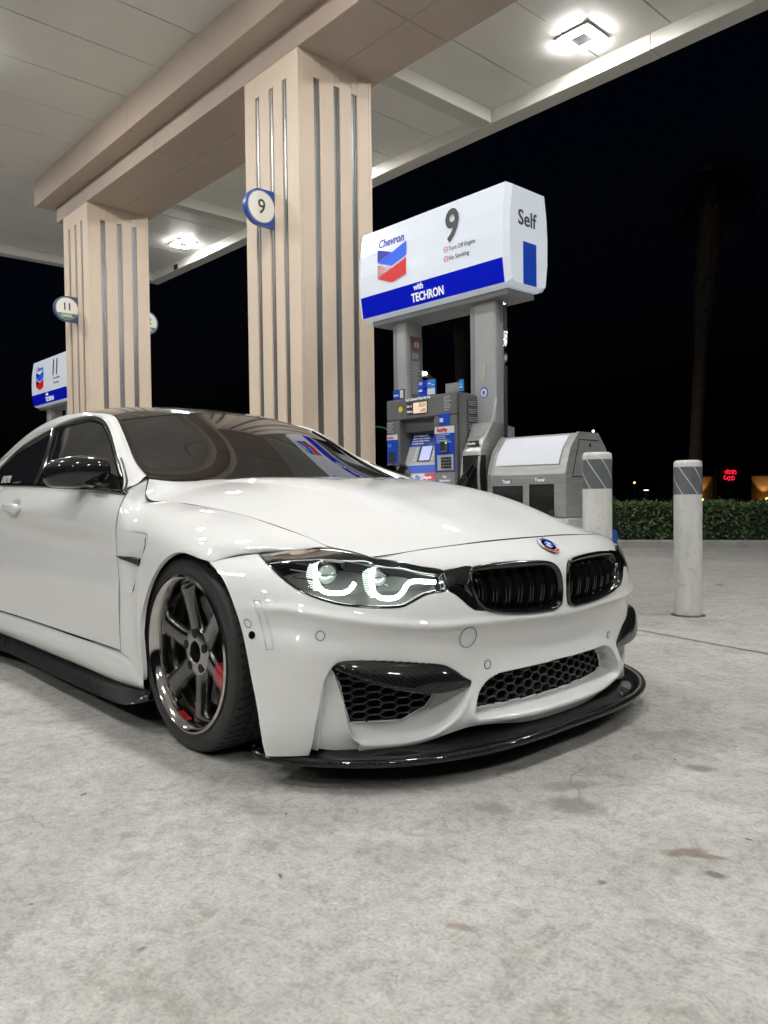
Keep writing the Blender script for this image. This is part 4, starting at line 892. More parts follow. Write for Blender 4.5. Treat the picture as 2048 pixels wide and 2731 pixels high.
# main beam: three stepped sections with joints
bm=MB(); jb=[-8.95,-5.90,-2.30,2.2,9.2]
for a,b in zip(jb[:-1],jb[1:]):
    bm.box((a+.003,1.925,4.688),(b-.003,2.388,4.93),.004); bm.box((a+.003,2.392,4.688),(b-.003,2.868,4.93),.004)
for a,b in zip([-9.12,-6.05,-2.5,2.0],[-6.05,-2.5,2.0,9.2]):
    bm.box((a+.003,1.685,4.902),(b-.003,3.10,ZC+.01),.004)
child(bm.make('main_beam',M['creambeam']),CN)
# ---- canopy lights
M['ledp']=emat('led_panel',(1,.993,.972),LED); M['postmid']=noisy('post_mid_grey',(.20,.205,.21),(.26,.265,.27),3,(.4,.5)); M['ledbody']=noisy('light_housing',(.6,.6,.58),(.7,.7,.68),3,(.4,.5))
def clight(x,y,lab,first=[None]):
    if first[0] is None:
        r=empty('canopy_light',(x,y,ZC-.001)); h=.19
        MB().box((-h,-h,-.022),(h,h,0),.006).make('housing',M['ledbody'],r); MB().box((-.09,-.09,-.030),(.09,.09,-.022),.003).make('driver_cover',M['postmid'],r)
        for k in range(4):
            o=MB().prism([(-.135,-.172),(.135,-.172),(.075,-.098),(-.075,-.098)],-.034,-.022).make('led_panel',M['ledp'],r)
            o.data.transform(Matrix.Rotation(k*PI/2,4,'Z'))
        first[0]=r
    else:
        r=first[0].copy(); link(r); r.location=(x,y,ZC-.001)
        for c in first[0].children: d=c.copy(); link(d,r)
    tag(r,lab,'ceiling light','square canopy lights'); return r
clight(-2.05,4.52,'bright square light on the canopy underside, right of the numbered pump sign')
clight(-10.2,4.55,'bright square light on the canopy underside, seen between the two striped pillars')
clight(-6.13,4.52,'bright square light on the canopy underside, behind the nearer pillar')
for xx in (2.03,6.1): clight(xx,4.52,'square canopy light outside the picture over the far lane')
for xx in (-10.2,-6.13,-2.05,2.03,6.1): clight(xx,-.12,'square canopy light outside the picture over the car lane')
for xx in (-8.2,-2.05,2.03,6.1): clight(xx,-3.6,'square canopy light outside the picture over the near lane')
for xx in (-6.1,-.5,5.1): clight(xx,-7.6,'square canopy light outside the picture over the last lane')
b=MB().box((-11.35,4.955,4.995+.12),(-11.23,4.978,5.20)).make('fascia_vent',M['void']); child(b,CN)
# ---- pillars
def pillar(x,label):
    P=empty('canopy_pillar',(x,2.353,0),label,'pillar','striped canopy pillars'); w=.424; top=4.69
    # each face: strips with 3 slots
    slots=[-.215,0.01,.215] ; sw=.036
    for ax,sgn in ((1,-1),(0,1),(1,1),(0,-1)):
        mb=MB()
        cuts=[-w]+[v for c in slots for v in (c-sw,c+sw)]+[w]
        def fb(a,b,z0,z1):
            if ax==1: mb.box((a,sgn*(w-.035),z0),(b,sgn*w,z1),.003)
            else: mb.box((sgn*(w-.035),a,z0),(sgn*w,b,z1),.003)
        e=.035 if ax==0 else 0
        for i in range(0,len(cuts),2):
            a,b=cuts[i],cuts[i+1]
            if ax==0: a=max(a,-w+.0355); b=min(b,w-.0355)
            fb(a,b,0,top)
        for c in slots: fb(c-sw+.0005,c+sw-.0005,top-.20,top)
        o=mb.make('face_panel',M['cream'],P)
        st=MB(); 
        for c in slots:
            if ax==1: st.box((c-sw+.001,sgn*(w-.045),.0),(c+sw-.001,sgn*(w-.014),top-.201)); st.box((c+.006,sgn*(w-.014),0),(c+.012,sgn*(w-.008),top-.201))
            else: st.box((sgn*(w-.045),c-sw+.001,.0),(sgn*(w-.014),c+sw-.001,top-.201)); st.box((sgn*(w-.014),c+.006,0),(sgn*(w-.008),c+.012,top-.201))
        st.make('metal_strip',M['slot'],P)
    return P
pillar(-3.62,'cream canopy pillar with grey vertical strips, nearer one behind the windscreen')
pillar(-8.29,'cream canopy pillar with grey vertical strips, farther one behind the car roof')
# ---- flag signs on pillars
M['sgnblue']=mat('sign_blue',(.012,.085,.42),.3,0,.4); M['sgnface']=mat('sign_face',(.62,.61,.56),.3,0,.3,emit=(1,.97,.86),estr=.22); M['sgnring']=mat('sign_face_edge',(.36,.38,.38),.35)
M['num']=mat('grey_lettering',(.045,.048,.05),.4); M['sgngreen']=mat('sign_green',(.12,.24,.12),.4); M['sgnslate']=mat('sign_slate',(.05,.10,.22),.4)
def flag(x,ysurf,z,r,num,label,diesel,sgn=-1,edge='sgnblue'):
    """drop shaped sign standing out from a pillar face; plane faces +x"""
    S=empty('pump_number_flag',(x,ysurf,z),label,'number sign','number flags on pillars'); cy=sgn*(r-.025)
    t=np.linspace(PI/2,3*PI/2,24) 
    out=[(cy+sgn*-0+ (r*math.cos(a) if sgn<0 else -r*math.cos(a)),r*math.sin(a)) for a in t]
    out=[(0,r*1.0)]+[(cy+ (r*math.cos(a))*(1 if sgn<0 else -1),r*math.sin(a)) for a in t]+[(0,-r*1.0)]
    MB().prism(out,-.028,.028,0).make('sign_body',M[edge],S)
    MB().disc((.0292,cy,0),r*.90,(1,0,0),48).make('sign_ring',M['sgnring'],S); MB().disc((.0302,cy,0),r*.85,(1,0,0),48).make('sign_face',M['sgnface'],S)
    text('sign_number',num,r*(1.15 if not diesel else .8),M['num'],S,face((.0315,cy,-r*.38 if not diesel else -r*.10),(0,1,0),(0,0,1)),.001,.001 if not diesel else .003,'CENTER',.95)
    if diesel:
        a0=math.radians(-155);a1=math.radians(-25); tt=np.linspace(a0,a1,20); MB().prism([(cy+r*.86*math.cos(a),r*.86*math.sin(a)) for a in tt],.0306,.0312,0).make('sign_band',M['sgngreen'],S)
        text('sign_word','DIESEL',r*.30,M['whiteflat'],S,face((.0325,cy,-r*.66),(0,1,0),(0,0,1)),.001,.002,'CENTER',1)
    return S
for a in FLAGS: flag(*a)
# ---- fuel dispensers
M['panelgrey']=noisy('dispenser_dark_grey',(.115,.118,.12),(.15,.153,.155),4,(.4,.5)); M['postgrey']=noisy('post_light_grey',(.33,.335,.34),(.40,.405,.41),3,(.35,.45),coat=.2)
M['postmid']=noisy('post_mid_grey',(.20,.205,.21),(.26,.265,.27),3,(.4,.5)); M['steel']=noisy('brushed_steel',(.40,.405,.405),(.54,.545,.54),6,(.28,.42),metal=.6,sc=(1,1,9))
M['signwhite']=mat('sign_translucent_white',(.58,.61,.67),.18,0,.6,emit=(.80,.88,1),estr=.30); M['signblue']=mat('sign_band_blue',(.004,.012,.42),.15,0,.8,emit=(.0,.005,.7),estr=.22)
M['chevb']=mat('logo_blue',(.005,.10,.70),.45,emit=(0,.1,.9),estr=.2); M['chevd']=mat('logo_dark_blue',(.005,.01,.36),.45,emit=(0,.01,.5),estr=.15); M['chevr']=mat('logo_red',(.6,.006,.01),.45,emit=(.8,0,0),estr=.15); M['chevdr']=mat('logo_dark_red',(.28,.005,.01),.2)
M['signtxt']=mat('sign_print_grey',(.05,.05,.055),.4); M['signblu_t']=mat('sign_print_blue',(.01,.03,.35),.4,emit=(0,.01,.5),estr=.1); M['wtxt']=mat('sign_print_white',(.75,.78,.82),.4,emit=(1,1,1),estr=.25); M['gtxt']=mat('fine_print_light',(.42,.44,.46),.6)
M['dblue']=mat('decal_blue',(.01,.07,.55),.3,0,.3); M['lblue']=mat('decal_light_blue',(.03,.22,.62),.3,0,.3); M['dred']=mat('decal_red',(.62,.02,.04),.3,0,.3); M['dwhite']=mat('decal_white',(.68,.7,.72),.35); M['dsilver']=mat('decal_silver',(.45,.47,.48),.35); M['yellow']=mat('sticker_yellow',(.75,.55,.02),.4)
M['lcd']=mat('price_display_backlit',(.6,.45,.35),.3,emit=(1,.72,.52),estr=.55); M['screen']=mat('pay_screen',(.25,.28,.5),.3,emit=(.52,.55,.95),estr=.65); M['key']=mat('keypad_keys',(.03,.03,.03),.4)
def chevron(par,org,w):
    """two-tier chevron logo in the x,z plane facing -y; org = lower centre"""
    x0,z0,y=org[0],org[2],org[1]; h=w*.5
    def poly(nm,pts,m): 
        MB().prism([(x0+a*w,z0+b*w) for a,b in pts],y-.002,y,1).make(nm,m,par)
    k=1/.33
    poly('logo_piece',[(-.5,.291*k),(0,.238*k),(-.5,.190*k)],M['chevd']); poly('logo_piece',[(-.5,.186*k),(0,.130*k),(.5,.179*k),(.5,.288*k),(0,.234*k)],M['chevb'])
    poly('logo_piece',[(-.5,.168*k),(0,.115*k),(-.5,.062*k)],M['chevdr']); poly('logo_piece',[(-.5,.057*k),(0,0),(.5,.032*k),(.5,.161*k),(0,.111*k)],M['chevr'])
def topper(D,num):
    """illuminated sign box; local frame of dispenser D (origin ground, x along island, y across)"""
    L0,L1=-.795,.795; z0,z1=2.255,2.968; H=.232
    prof=[(-.155,z0),(-.212,z0+.02),(-.236,z0+.19),(-.240,z0+.36),(-.230,z0+.53),(-.200,z1)]  # front (-y) side
    full=prof+[(-a,b) for a,b in prof[::-1]]
    B=MB(); B.prism(full,L0+.045,L1-.045,0); body=B.make('sign_box',M['signwhite'],D)
    for s in (-1,1):
        xa=s*(L1-.045); xb=s*L1
        n=len(full); V=[(xa,a,b) for a,b in full]+[(xb,a*.90,z0+.35+(b-z0-.35)*.93) for a,b in full]; MB().add(V,[tuple(range(n,2*n))]+[(i,(i+1)%n,n+(i+1)%n,n+i) for i in range(n)]).make('end_cap',M['signwhite'],D)
    for s in (1,):
        text('end_word','Self',.148,M['signtxt'],body,face((L1+.003,-.128,z0+.43),(0,1,0),(0,0,1)),.001,.002,'LEFT',.98)
        MB().box((L1+.0005,-.07,z0+.025),(L1+.003,.08,z0+.32)).make('end_blue_panel',M['dblue'],body)
    # front blue band follows the profile
    band=MB(); pp=[(-.2135,z0+.022),(-.2375,z0+.188)]
    V=[(x,a-.002,b) for x in (L0+.048,L1-.048) for a,b in pp]; band.add(V,[(0,1,3,2)]); band.make('blue_band',M['signblue'],body)
    tilt=(0,-.018,.17)
    text('band_word','TECHRON',.090,M['wtxt'],body,face((-.155,-.2275,z0+.048),(1,0,0),tilt),.0008,.0025,'LEFT',.80)
    text('band_word','with',.064,M['wtxt'],body,face((-.122,-.2385,z0+.134),(1,0,0),tilt),.0008,.0018,'LEFT',.9)
    lean=(0,.03,1)
    LG=empty('brand_logo',(-.365,-.2455,z0+.245)); LG.parent=D; chevron(LG,(0,0,0),.33); LG.rotation_euler=(-.02,0,0)
    text('brand_word','Chevron',.098,M['signblu_t'],body,face((-.532,-.2330,z0+.548),(1,0,0),(0,.16,1)),.0008,.0018,'LEFT',.86)
    text('pump_number',num,.335,M['signtxt'],body,face((.208 if len(num)<2 else .15,-.2430,z0+.415),(1,0,0),(0,.05,1)),.0008,.007,'LEFT',.85)
    for k,wd in enumerate(('Turn Off Engine','No Smoking')):
        z=z0+.362-.068*k; text('rule_text',wd,.046,M['signtxt'],body,face((.250,-.2425,z-.016),(1,0,0),(0,0,1)),.0005,.0002,'LEFT',.86)
        MB().disc((.222,-.2425,z),.022,(0,-1,0),20,r2=.017).box((.208,-.2430,z-.002),(.236,-.2420,z+.002)).make('prohibition_ring',M['dred'],body)
    return body
def dispenser(x,num,label,detail):
    D=empty('fuel_dispenser',(x,2.353,0),label,'fuel pump','fuel dispensers on the island')
    topper(D,num)
    MB().box((-.70,-.15,2.215),(.72,.15,2.254)).make('sign_tray',M['postmid'],D)
    for xa,xb,w0,w1 in ((-.50,-.365,-.10,.10),(.335,.560,-.10,.035)):
        mb=MB(); x0_,x1_=xa,xb; r=.022
        P=[]
        for cx,cy,a0 in ((x1_-r,w0+r,-90),(x1_-r,w1-r,0),(x0_+.012,w1-.012,90),(x0_+.012,w0+.012,180)):
            rr=r if abs(cx-(x1_-r))<1e-9 else .012
            for a in np.radians(np.linspace(a0,a0+90,7)): P.append((cx+rr*math.cos(a),cy+rr*math.sin(a)))
        mb.prism(P,0.18,2.216,2); o=mb.make('post',M['postgrey'],D,True)
        mb=MB().box((x0_-.003,w0-.003,.2),(x0_+.035,w0+.01,2.2)); 
        mb.make('post_edge',M['postmid'],o)
    if not detail: 
        MB().box((-.39,-.30,.18),(.36,.30,1.55),.02).make('cabinet',M['panelgrey'],D); return D
    yf=-.300
    # cabinet: frame with recess
    cx0,cx1=-.385,.360; C=MB()
    C.box((cx0,yf,1.395),(cx1,.30,1.555),.008); C.box((cx0,yf,.18),(-.235,.30,1.393),.006); C.box((.135,yf,.18),(cx1,.30,1.393),.006); C.box((-.2345,-.16,.18),(.1345,.28,1.393)); C.box((-.2345,-.24,1.30),(.1345,-.161,1.393))
    C.make('cabinet',M['panelgrey'],D)
    cab=D
    MB().box((cx1,-.27,.2),(cx1+.028,.14,1.54),.004).make('side_panel',M['panelgrey'],D)
    # sloped pay console
    a=(-.2340,.1340); z_=[1.285,.18]; yy=[-.162,-.50]
    Q=MB(); Vc=[(xx,y,z) for xx in a for (y,z) in ((-.155,1.285),(-.325,.845),(-.345,.60),(-.3,.18),(-.155,.18))]; Q.add(Vc,[(0,5,6,1),(1,6,7,2),(2,7,8,3),(0,1,2,3,4),(5,9,8,7,6)]); con=Q.make('pay_console',M['dsilver'],D)
    def onc(u,v): # u 0..1 across, v 0 bottom .. 1 top
        return (a[0]+(a[1]-a[0])*u,-.325+.17*v-.0022,.845+.44*v)
    def quad(nm,u0,v0,u1,v1,m,o=0,par=con):
        P=[onc(u0,v0),onc(u1,v0),onc(u1,v1),onc(u0,v1)]; P=[(p[0],p[1]-.0012*o,p[2]) for p in P]; return MB().add(P,[(0,1,2,3)]).make(nm,m,par)
    quad('console_header',0,.78,1,1.0,M['dblue']); quad('console_band',.0,.30,1,.44,M['dblue'])
    sb=quad('screen_bezel',.34,.50,.73,.80,M['key'],1); quad('pay_screen',.40,.525,.70,.775,M['screen'],2)
    for k in range(4):
        for u in (.26,.78): quad('screen_button',u-.03,.52+.065*k,u+.03,.565+.065*k,M['dwhite'],1)
    quad('grade_label',.0,.0,.34,.29,M['dsilver'],1); quad('grade_label',.345,.0,.675,.29,M['dwhite'],1); quad('grade_label',.68,.0,1.0,.29,M['dred'],1)
    sl=(0,.17,.44)
    for wd,u,m_,sz in (('Supreme',.02,M['lblue'],.036),('Plus',.43,M['dblue'],.044),('Regular',.69,M['wtxt'],.034)):
        text('grade_word',wd,sz,m_,con,face((onc(u,.2)[0],onc(u,.2)[1]-.004,onc(u,.2)[2]),(1,0,0),sl),.0004,.0008,'LEFT',.8)
        quad('price_window',u+.08,.05,u+.22,.13,M['chevd'],2)
    for k in range(4):
        text('console_print',('How To Redeem Your','Chevron Texaco Rewards','And Enter Mobile Number','Pay Inside/Outside')[k],.017,M['wtxt'],con,face((onc(.06,.955-.045*k)[0],onc(.06,.955-.045*k)[1]-.002,onc(.06,.955-.045*k)[2]),(1,0,0),sl),.0003,.0004,'LEFT',1)
    y=yf-.002
    def plate(nm,x0,z0,x1,z1,m,o=0,par=cab): return MB().box((x0,y-.002-.0015*o,z0),(x1,y+.001-.0015*o,z1)).make(nm,m,par)
    plate('pay_panel',.150,.985,.345,1.262,M['dblue']); plate('pay_header',.150,1.262,.345,1.312,M['dwhite'],1)
    text('pay_word','FastPay',.040,M['dred'],cab,face((.170,y-.006,1.275),(1,0,0),(0,0,1)),.0004,.0012,'LEFT',.9,.2)
    plate('pay_panel',-.375,1.02,-.255,1.245,M['dblue']); plate('pay_header',-.375,1.245,-.255,1.285,M['dwhite'],1); text('pay_word','FastPay',.026,M['dred'],cab,face((-.368,y-.006,1.255),(1,0,0),(0,0,1)),.0004,.0008,'LEFT',.9,.2)
    plate('reader_window',-.355,1.06,-.285,1.15,M['key'],2)
    plate('loyalty_sticker',.19,1.325,.30,1.405,M['dblue'],0); plate('loyalty_card',.20,1.345,.235,1.375,M['dwhite'],1)
    MB().box((.215,y-.025,1.125),(.290,y,1.205),.006).make('card_reader',M['silver'],cab); plate('reader_slot',.225,1.14,.255,1.195,M['key'],18); plate('reader_light',.279,1.185,.288,1.195,M['lit_green'],18)
    MB().box((.175,y-.004,.99),(.335,y-.002,1.105)).make('keypad_bezel',M['dsilver'],cab)
    kp=MB()
    for i in range(4):
        for k in range(4): kp.box((.215+.026*i,y-.012,1.005+.022*k),(.235+.026*i,y-.004,1.021+.022*k),.002)
    kp.make('keypad',M['key'],cab); plate('key_yellow',.215,1.003,.236,1.010,M['yellow'],6)
    plate('lower_panel',.150,.62,.345,.975,M['postmid'],-.6)
    for k,wd in enumerate(('We','Appreciate','Your','Business')): text('panel_print',wd,.024,M['wtxt'],cab,face((.245,y-.004,.935-.026*k),(1,0,0),(0,0,1)),.0003,.0005,'CENTER')
    for xx,zz,rr in ((.175,.90,.014),(.175,.865,.009),(-.29,.93,.016),(-.345,.965,.012)): MB().disc((xx,y-.004,zz),rr,(0,-1,0),16).make('lock',M['key'],cab)
    plate('receipt_slot',.20,.76,.31,.825,M['key'],1)
    # top display
    plate('display_bezel',-.150,1.425,.075,1.52,M['key'],0); plate('price_display',-.075,1.432,.068,1.513,M['lcd'],1)
    for wd,zz in (('Sale  $',1.483),('Gallons',1.442)): text('display_label',wd,.026,M['wtxt'],cab,face((-.145,y-.0052,zz),(1,0,0),(0,0,1)),.0003,.0005,'LEFT',.8)
    text('display_digits','30.01',.046,M['num'],cab,face((-.012,y-.0052,1.476),(1,0,0),(0,0,1)),.0003,0,'LEFT',.75); text('display_digits','6.002',.034,M['num'],cab,face((.005,y-.0052,1.440),(1,0,0),(0,0,1)),.0003,0,'LEFT',.75)
    text('cabinet_print','Cash Customers Please Pay First',.028,M['wtxt'],cab,face((-.16,y-.004,1.533),(1,0,0),(0,0,1)),.0003,.0006,'LEFT',.72)
    MB().disc((-.215,y-.004,1.475),.024,(0,-1,0),20).make('round_sticker',M['yellow'],cab)
    def fine(x0,z1,w,n,dz,nm='fine_print',yy=y-.003,par=cab,axis=0):
        mb=MB()
        for k in range(n):
            ww=w*(.55+.45*rnd.random()); z=z1-k*dz
            if axis==0: mb.box((x0,yy-.0008,z),(x0+ww,yy,z+dz*.42))
            else: mb.box((yy,x0,z),(yy+.0008,x0+ww,z+dz*.42))
        mb.make(nm,M['gtxt'],par)
    fine(.245,1.525,.09,7,.016); fine(-.37,1.375,.10,6,.014); fine(.165,1.25,.15,5,.014); fine(-.365,1.205,.05,2,.014)
    for k in range(6):
        zb=1.50-.058*k; MB().box((cx1+.028,-.21,zb-.050),(cx1+.0300,-.03,zb)).make('notice_decal',M['key'] if k<5 else M['dwhite'],cab); fine(-.20,zb-.012,.15,3,.013,yy=cx1+.0302,axis=1)
    # hose holster and nozzle at right
    hp=[(-.20,.60),(-.27,.75),(-.30,.95),(-.27,1.12),(-.20,1.24),(-.165,1.33),(-.10,1.33),(.1,1.3),(.1,.18),(-.20,.18)]
    H=MB().prism(hp,.395,.575,0).make('nozzle_housing',M['steel'],D); 
    rimp=crv([(.578,-.215,.60),(.578,-.285,.75),(.578,-.312,.95),(.578,-.283,1.13),(.578,-.21,1.25),(.578,-.15,1.35),(.575,-.105,1.50)],6); MB().tube(rimp,.010,6).make('housing_rim',M['steel'],H,True)
    MB().box((.425,-.305,.72),(.585,-.24,1.09)).make('holster_mouth',M['void'],H)
    MB().box((.43,-.262,1.16),(.54,-.258,1.195)).make('holster_label',M['key'],H); text('holster_word','Gasoline',.024,M['wtxt'],H,face((.436,-.264,1.168),(1,0,0),(0,0,1)),.0003,.0006,'LEFT',.9)
    nz=crv([(.545,-.285,1.08),(.53,-.31,1.02),(.50,-.335,.95),(.475,-.355,.90),(.465,-.36,.83),(.47,-.35,.74)],6); MB().tube(nz,np.interp(np.linspace(0,1,len(nz)),[0,.2,.45,.6,1],[.022,.026,.034,.03,.018]),10).make('nozzle',M['black_gloss'],H,True)
    MB().tube(crv([(.50,-.36,.93),(.455,-.385,.90),(.44,-.38,.84),(.455,-.36,.78)],5),.009,6).make('nozzle_lever',M['black_gloss'],H,True); MB().tube([(.545,-.285,1.05),(.53,-.305,1.0)],.03,12).make('nozzle_collar',M['key'],H,True)
    MB().tube(crv([(.600,-.03,2.20),(.602,-.03,2.0),(.604,-.035,1.5),(.606,-.05,1.0),(.61,-.1,.5),(.60,-.2,.3),(.50,-.30,.5),(.47,-.33,.75)],8),.0145,8).make('fuel_hose',M['black_plastic'],D,True)
    MB().tube([(.602,-.03,1.99),(.602,-.03,1.975),(.603,-.03,1.80),(.603,-.03,1.785),(.603,-.03,1.735)],[.012,.023,.023,.017,.017],10).make('breakaway',M['chrome'],D,True); MB().tube([(.600,-.03,2.25),(.600,-.03,2.17)],.02,10).make('hose_fitting',M['chrome'],D,True)
    # number disc, plate, vertical notice
    MB().disc((.455,-.1012,1.555),.040,(0,-1,0),28).make('pump_disc',M['dblue'],D); MB().disc((.455,-.1022,1.553),.031,(0,-1,0),28).make('disc_face',M['dwhite'],D); text('disc_number','9',.045,M['num'],D,face((.443,-.1032,1.535),(1,0,0),(0,0,1)),.0003,.002)
    MB().box((.455,-.106,1.66),(.475,-.1002,1.755)).make('beige_plate',mat('beige_plate',(.5,.44,.32),.6),D)
    MB().box((-.366,-.045,1.60),(-.3625,.090,2.10)).make('rules_notice',M['panelgrey'],D)
    fine(-.03,1.96,.10,4,.012,yy=-.3622,par=D,axis=1); fine(-.038,1.89,.11,22,.012,yy=-.3622,par=D,axis=1); MB().disc((-.3610,.022,2.035),.036,(1,0,0),24,r2=.028).box((-.3615,.018,2.005),(-.3605,.026,2.065)).make('no_entry_ring',M['dred'],D); MB().disc((-.3615,.022,2.035),.028,(1,0,0),24).make('no_entry_disc',M['dwhite'],D)
    # topper cards
    def card(x0,z0,w,h,m,tilt,cols):
        o=MB().box((x0,-.285,z0),(x0+w,-.278,z0+h)).make('topper_card',m,D)
        for k,(u0,u1,v0,v1,mm) in enumerate(cols): MB().box((x0+w*u0,-.2875-.0008*(k%4),z0+h*v0),(x0+w*u1,-.2865,z0+h*v1)).make('card_print',mm,o)
    card(-.32,1.558,.125,.078,M['key'],0,[(.05,.62,.1,.9,M['dblue']),(.66,.95,.1,.9,M['dwhite']),(.1,.5,.35,.5,M['dwhite'])])
    card(-.04,1.558,.185,.118,M['dblue'],0,[(.30,.52,.02,.98,M['chevd']),(.54,.98,.02,.98,M['lblue']),(.56,.97,.04,.42,M['dwhite']),(.05,.26,.3,.42,M['dwhite']),(.32,.50,.4,.5,M['dwhite']),(.06,.25,.72,.9,M['gtxt']),(.58,.75,.7,.78,M['dwhite']),(.8,.95,.6,.66,M['dwhite'])])
    card(.245,1.558,.135,.066,M['postmid'],0,[(.05,.6,.2,.28,M['gtxt']),(.05,.6,.4,.48,M['gtxt']),(.05,.6,.6,.68,M['gtxt'])]); card(.378,1.556,.042,.085,M['lblue'],0,[(.15,.85,.3,.4,M['dwhite']),(.3,.7,.55,.62,M['dwhite'])])
    # far-side housing hump
    MB().prism([(-.58,.18),(-.58,.75),(-.545,1.0),(-.47,1.15),(-.405,1.20),(-.405,.18)],-.14,.20,1).make('far_housing',M['steel'],D)
    return D
M['lit_green']=mat('green_led',(.1,.6,.2),.4,emit=(.3,1,.4),estr=2)
dispenser(-1.865,'9','grey fuel pump under the big lit sign reading 9, right of the nearer pillar',True)
dispenser(-9.98,'11','distant fuel pump under the lit sign reading 11, left of the farther pillar',False)
# island kerb
M['kerb']=noisy('island_concrete',(.20,.20,.185),(.34,.335,.315),3,(.6,.8),.2)
tag(MB().box((-12.3,1.95,0),(-.62,2.75,.15),.02).make('pump_island',M['kerb']),'long raised concrete island carrying the pumps and pillars beside the car','kerb island')
# ---- waste bin
M['bolw']=mat('bollard_white',(.62,.62,.60),.5); t=NT(M['bolw']); p=t.pos((6,6,1.2)); n=t.noise(3,6,.65,p); n2=t.noise(18,5,.7,t.pos()); t.l(t.mix(t.ramp(n2,[(.56,(0,)*3),(.70,(.5,)*3)]),t.ramp(n,[(.3,(.52,.52,.50)),(.7,(.66,.66,.64))]),(.33,.32,.30)),t.b.inputs['Base Color'])
def bin_():
    B=empty('waste_bin',(-.92,2.353,.15),'brushed steel trash and towel bin with white panel, between pump and striped bollards','bin'); z=-.15
    pr=[(-.262,.15),(-.262,.94),(-.245,1.01),(-.205,1.11),(-.110,1.21),(.110,1.21),(.205,1.11),(.245,1.01),(.262,.94),(.262,.15)]
    pr=[(a,max(b,.66)+z) for a,b in pr]
    MB().box((-.34,-.265,0),(.335,.265,.655+z),.01).make('pedestal',M['bolw'],B)
    MB().prism(pr,-.305,.305,0).make('bin_body',M['steel'],B)
    for s in (-1,1):
        rim_=[(s*.3055,a,b) for a,b in pr]; cx=[(a*.88,.5+(b-.5)*.965) for a,b in pr]
        MB().prism([(a*1.012,b if b<.6 else b+.006) for a,b in pr],s*.306,s*.325,0).make('end_plate',M['steel'],B)
        MB().box((s*.3255,-.20,.92+z),(s*.3262,.262,.926+z)).make('door_seam',M['void'],B)
        L=[(s*.3262,-.19,.93+z),(s*.3262,-.115,1.165+z),(s*.3262,.12,1.165+z)]; MB().tube(L,.003,4).make('door_seam',M['void'],B)
        MB().lathe([(.0,.008),(.012,.008),(.012,0)],16,ax=0,org=(s*.327,.0,1.13+z)).make('lock',M['chrome'],B)
    f=[(-.2505,1.005),(-.212,1.10),(-.128,1.195)]; V=[(x,a-.003,b+z+.002) for x in (-.265,.262) for a,b in f]
    MB().add(V,[(0,3,4,1),(1,4,5,2)]).make('white_panel',mat('white_panel',(.68,.70,.76),.35,emit=(.8,.85,1),estr=.06),B,True)
    y=-.264
    MB().box((-.28,y-.001,.665+z),(-.02,y+.002,.868+z)).make('bin_opening',M['frit'],B); MB().box((.035,y-.001,.665+z),(.232,y+.002,.876+z)).make('bin_opening',M['frit'],B)
    for wd,xx,zz in (('Trash',-.19,.885),('Towel',.085,.893)):
        MB().box((xx-.008,y-.001,zz-.006+z),(xx+.080,y+.001,zz+.030+z)).make('label_plate',M['postmid'],B); text('bin_label',wd,.035,M['wtxt'],B,face((xx-.004,y-.002,zz+z),(1,0,0),(0,0,1)),.0004,.0008,'LEFT',.88)
    MB().lathe([(0,-.02),(.02,-.02),(.02,0)],12,ax=1,org=(.215,y,.685+z)).make('knob',M['key'],B)
bin_()
# ---- bollards
M['bolg']=noisy('reflective_grey_band',(.10,.11,.12),(.14,.15,.16),4,(.3,.4)); M['bolstripe']=mat('reflective_stripe',(.55,.56,.55),.35)
def bollard(x,y,z0,H,label):
    B=empty('bollard',(x,y,z0),label,'bollard','striped safety bollards'); r=.0885; h=H-z0
    MB().lathe([(r,0),(r,h-.025),(r*.96,h-.010),(r*.82,h-.002),(0,h)],48).make('sleeve',M['bolw'],B,True,50)
    b0,b1=h-.225,h-.045; MB().lathe([(r+.001,b0),(r+.001,b1)],48).make('reflective_band',M['bolg'],B,True)
    for k in range(6):
        a0=k*PI/3+.3; N_=16; V=[]
        for i in range(N_+1):
            q_=i/N_; a=a0+q_*1.35; 
            for da in (0,.085): V.append(((r+.0018)*math.cos(a+da),(r+.0018)*math.sin(a+da),b1-q_*(b1-b0)))
        MB().add(V,[(2*i,2*i+1,2*i+3,2*i+2) for i in range(N_)]).make('band_stripe',M['bolstripe'],B,True)
    if z0<.05:
        MB().lathe([(r+.022,.0),(r+.016,.006),(r,.010)],40).make('base_mortar',M['joint'],B,True)
    return B
bollard(-.355,2.07,0.0,1.066,'white bollard with grey striped band standing in front of the steel bin')
bollard(-.130,2.79,0.0,1.022,'white bollard with grey striped band standing alone on open concrete, rightmost')
# blue box behind the near bollard
BB=empty('blue_box',(-.86,2.86,0),'narrow blue metal box standing behind the bollard in front of the bin','box')
MB().prism([(-.07,0),(-.07,.545),(.03,.545),(.05,.51),(.05,0)],-.14,.14,0).make('box_body',M['sgnblue'],BB)
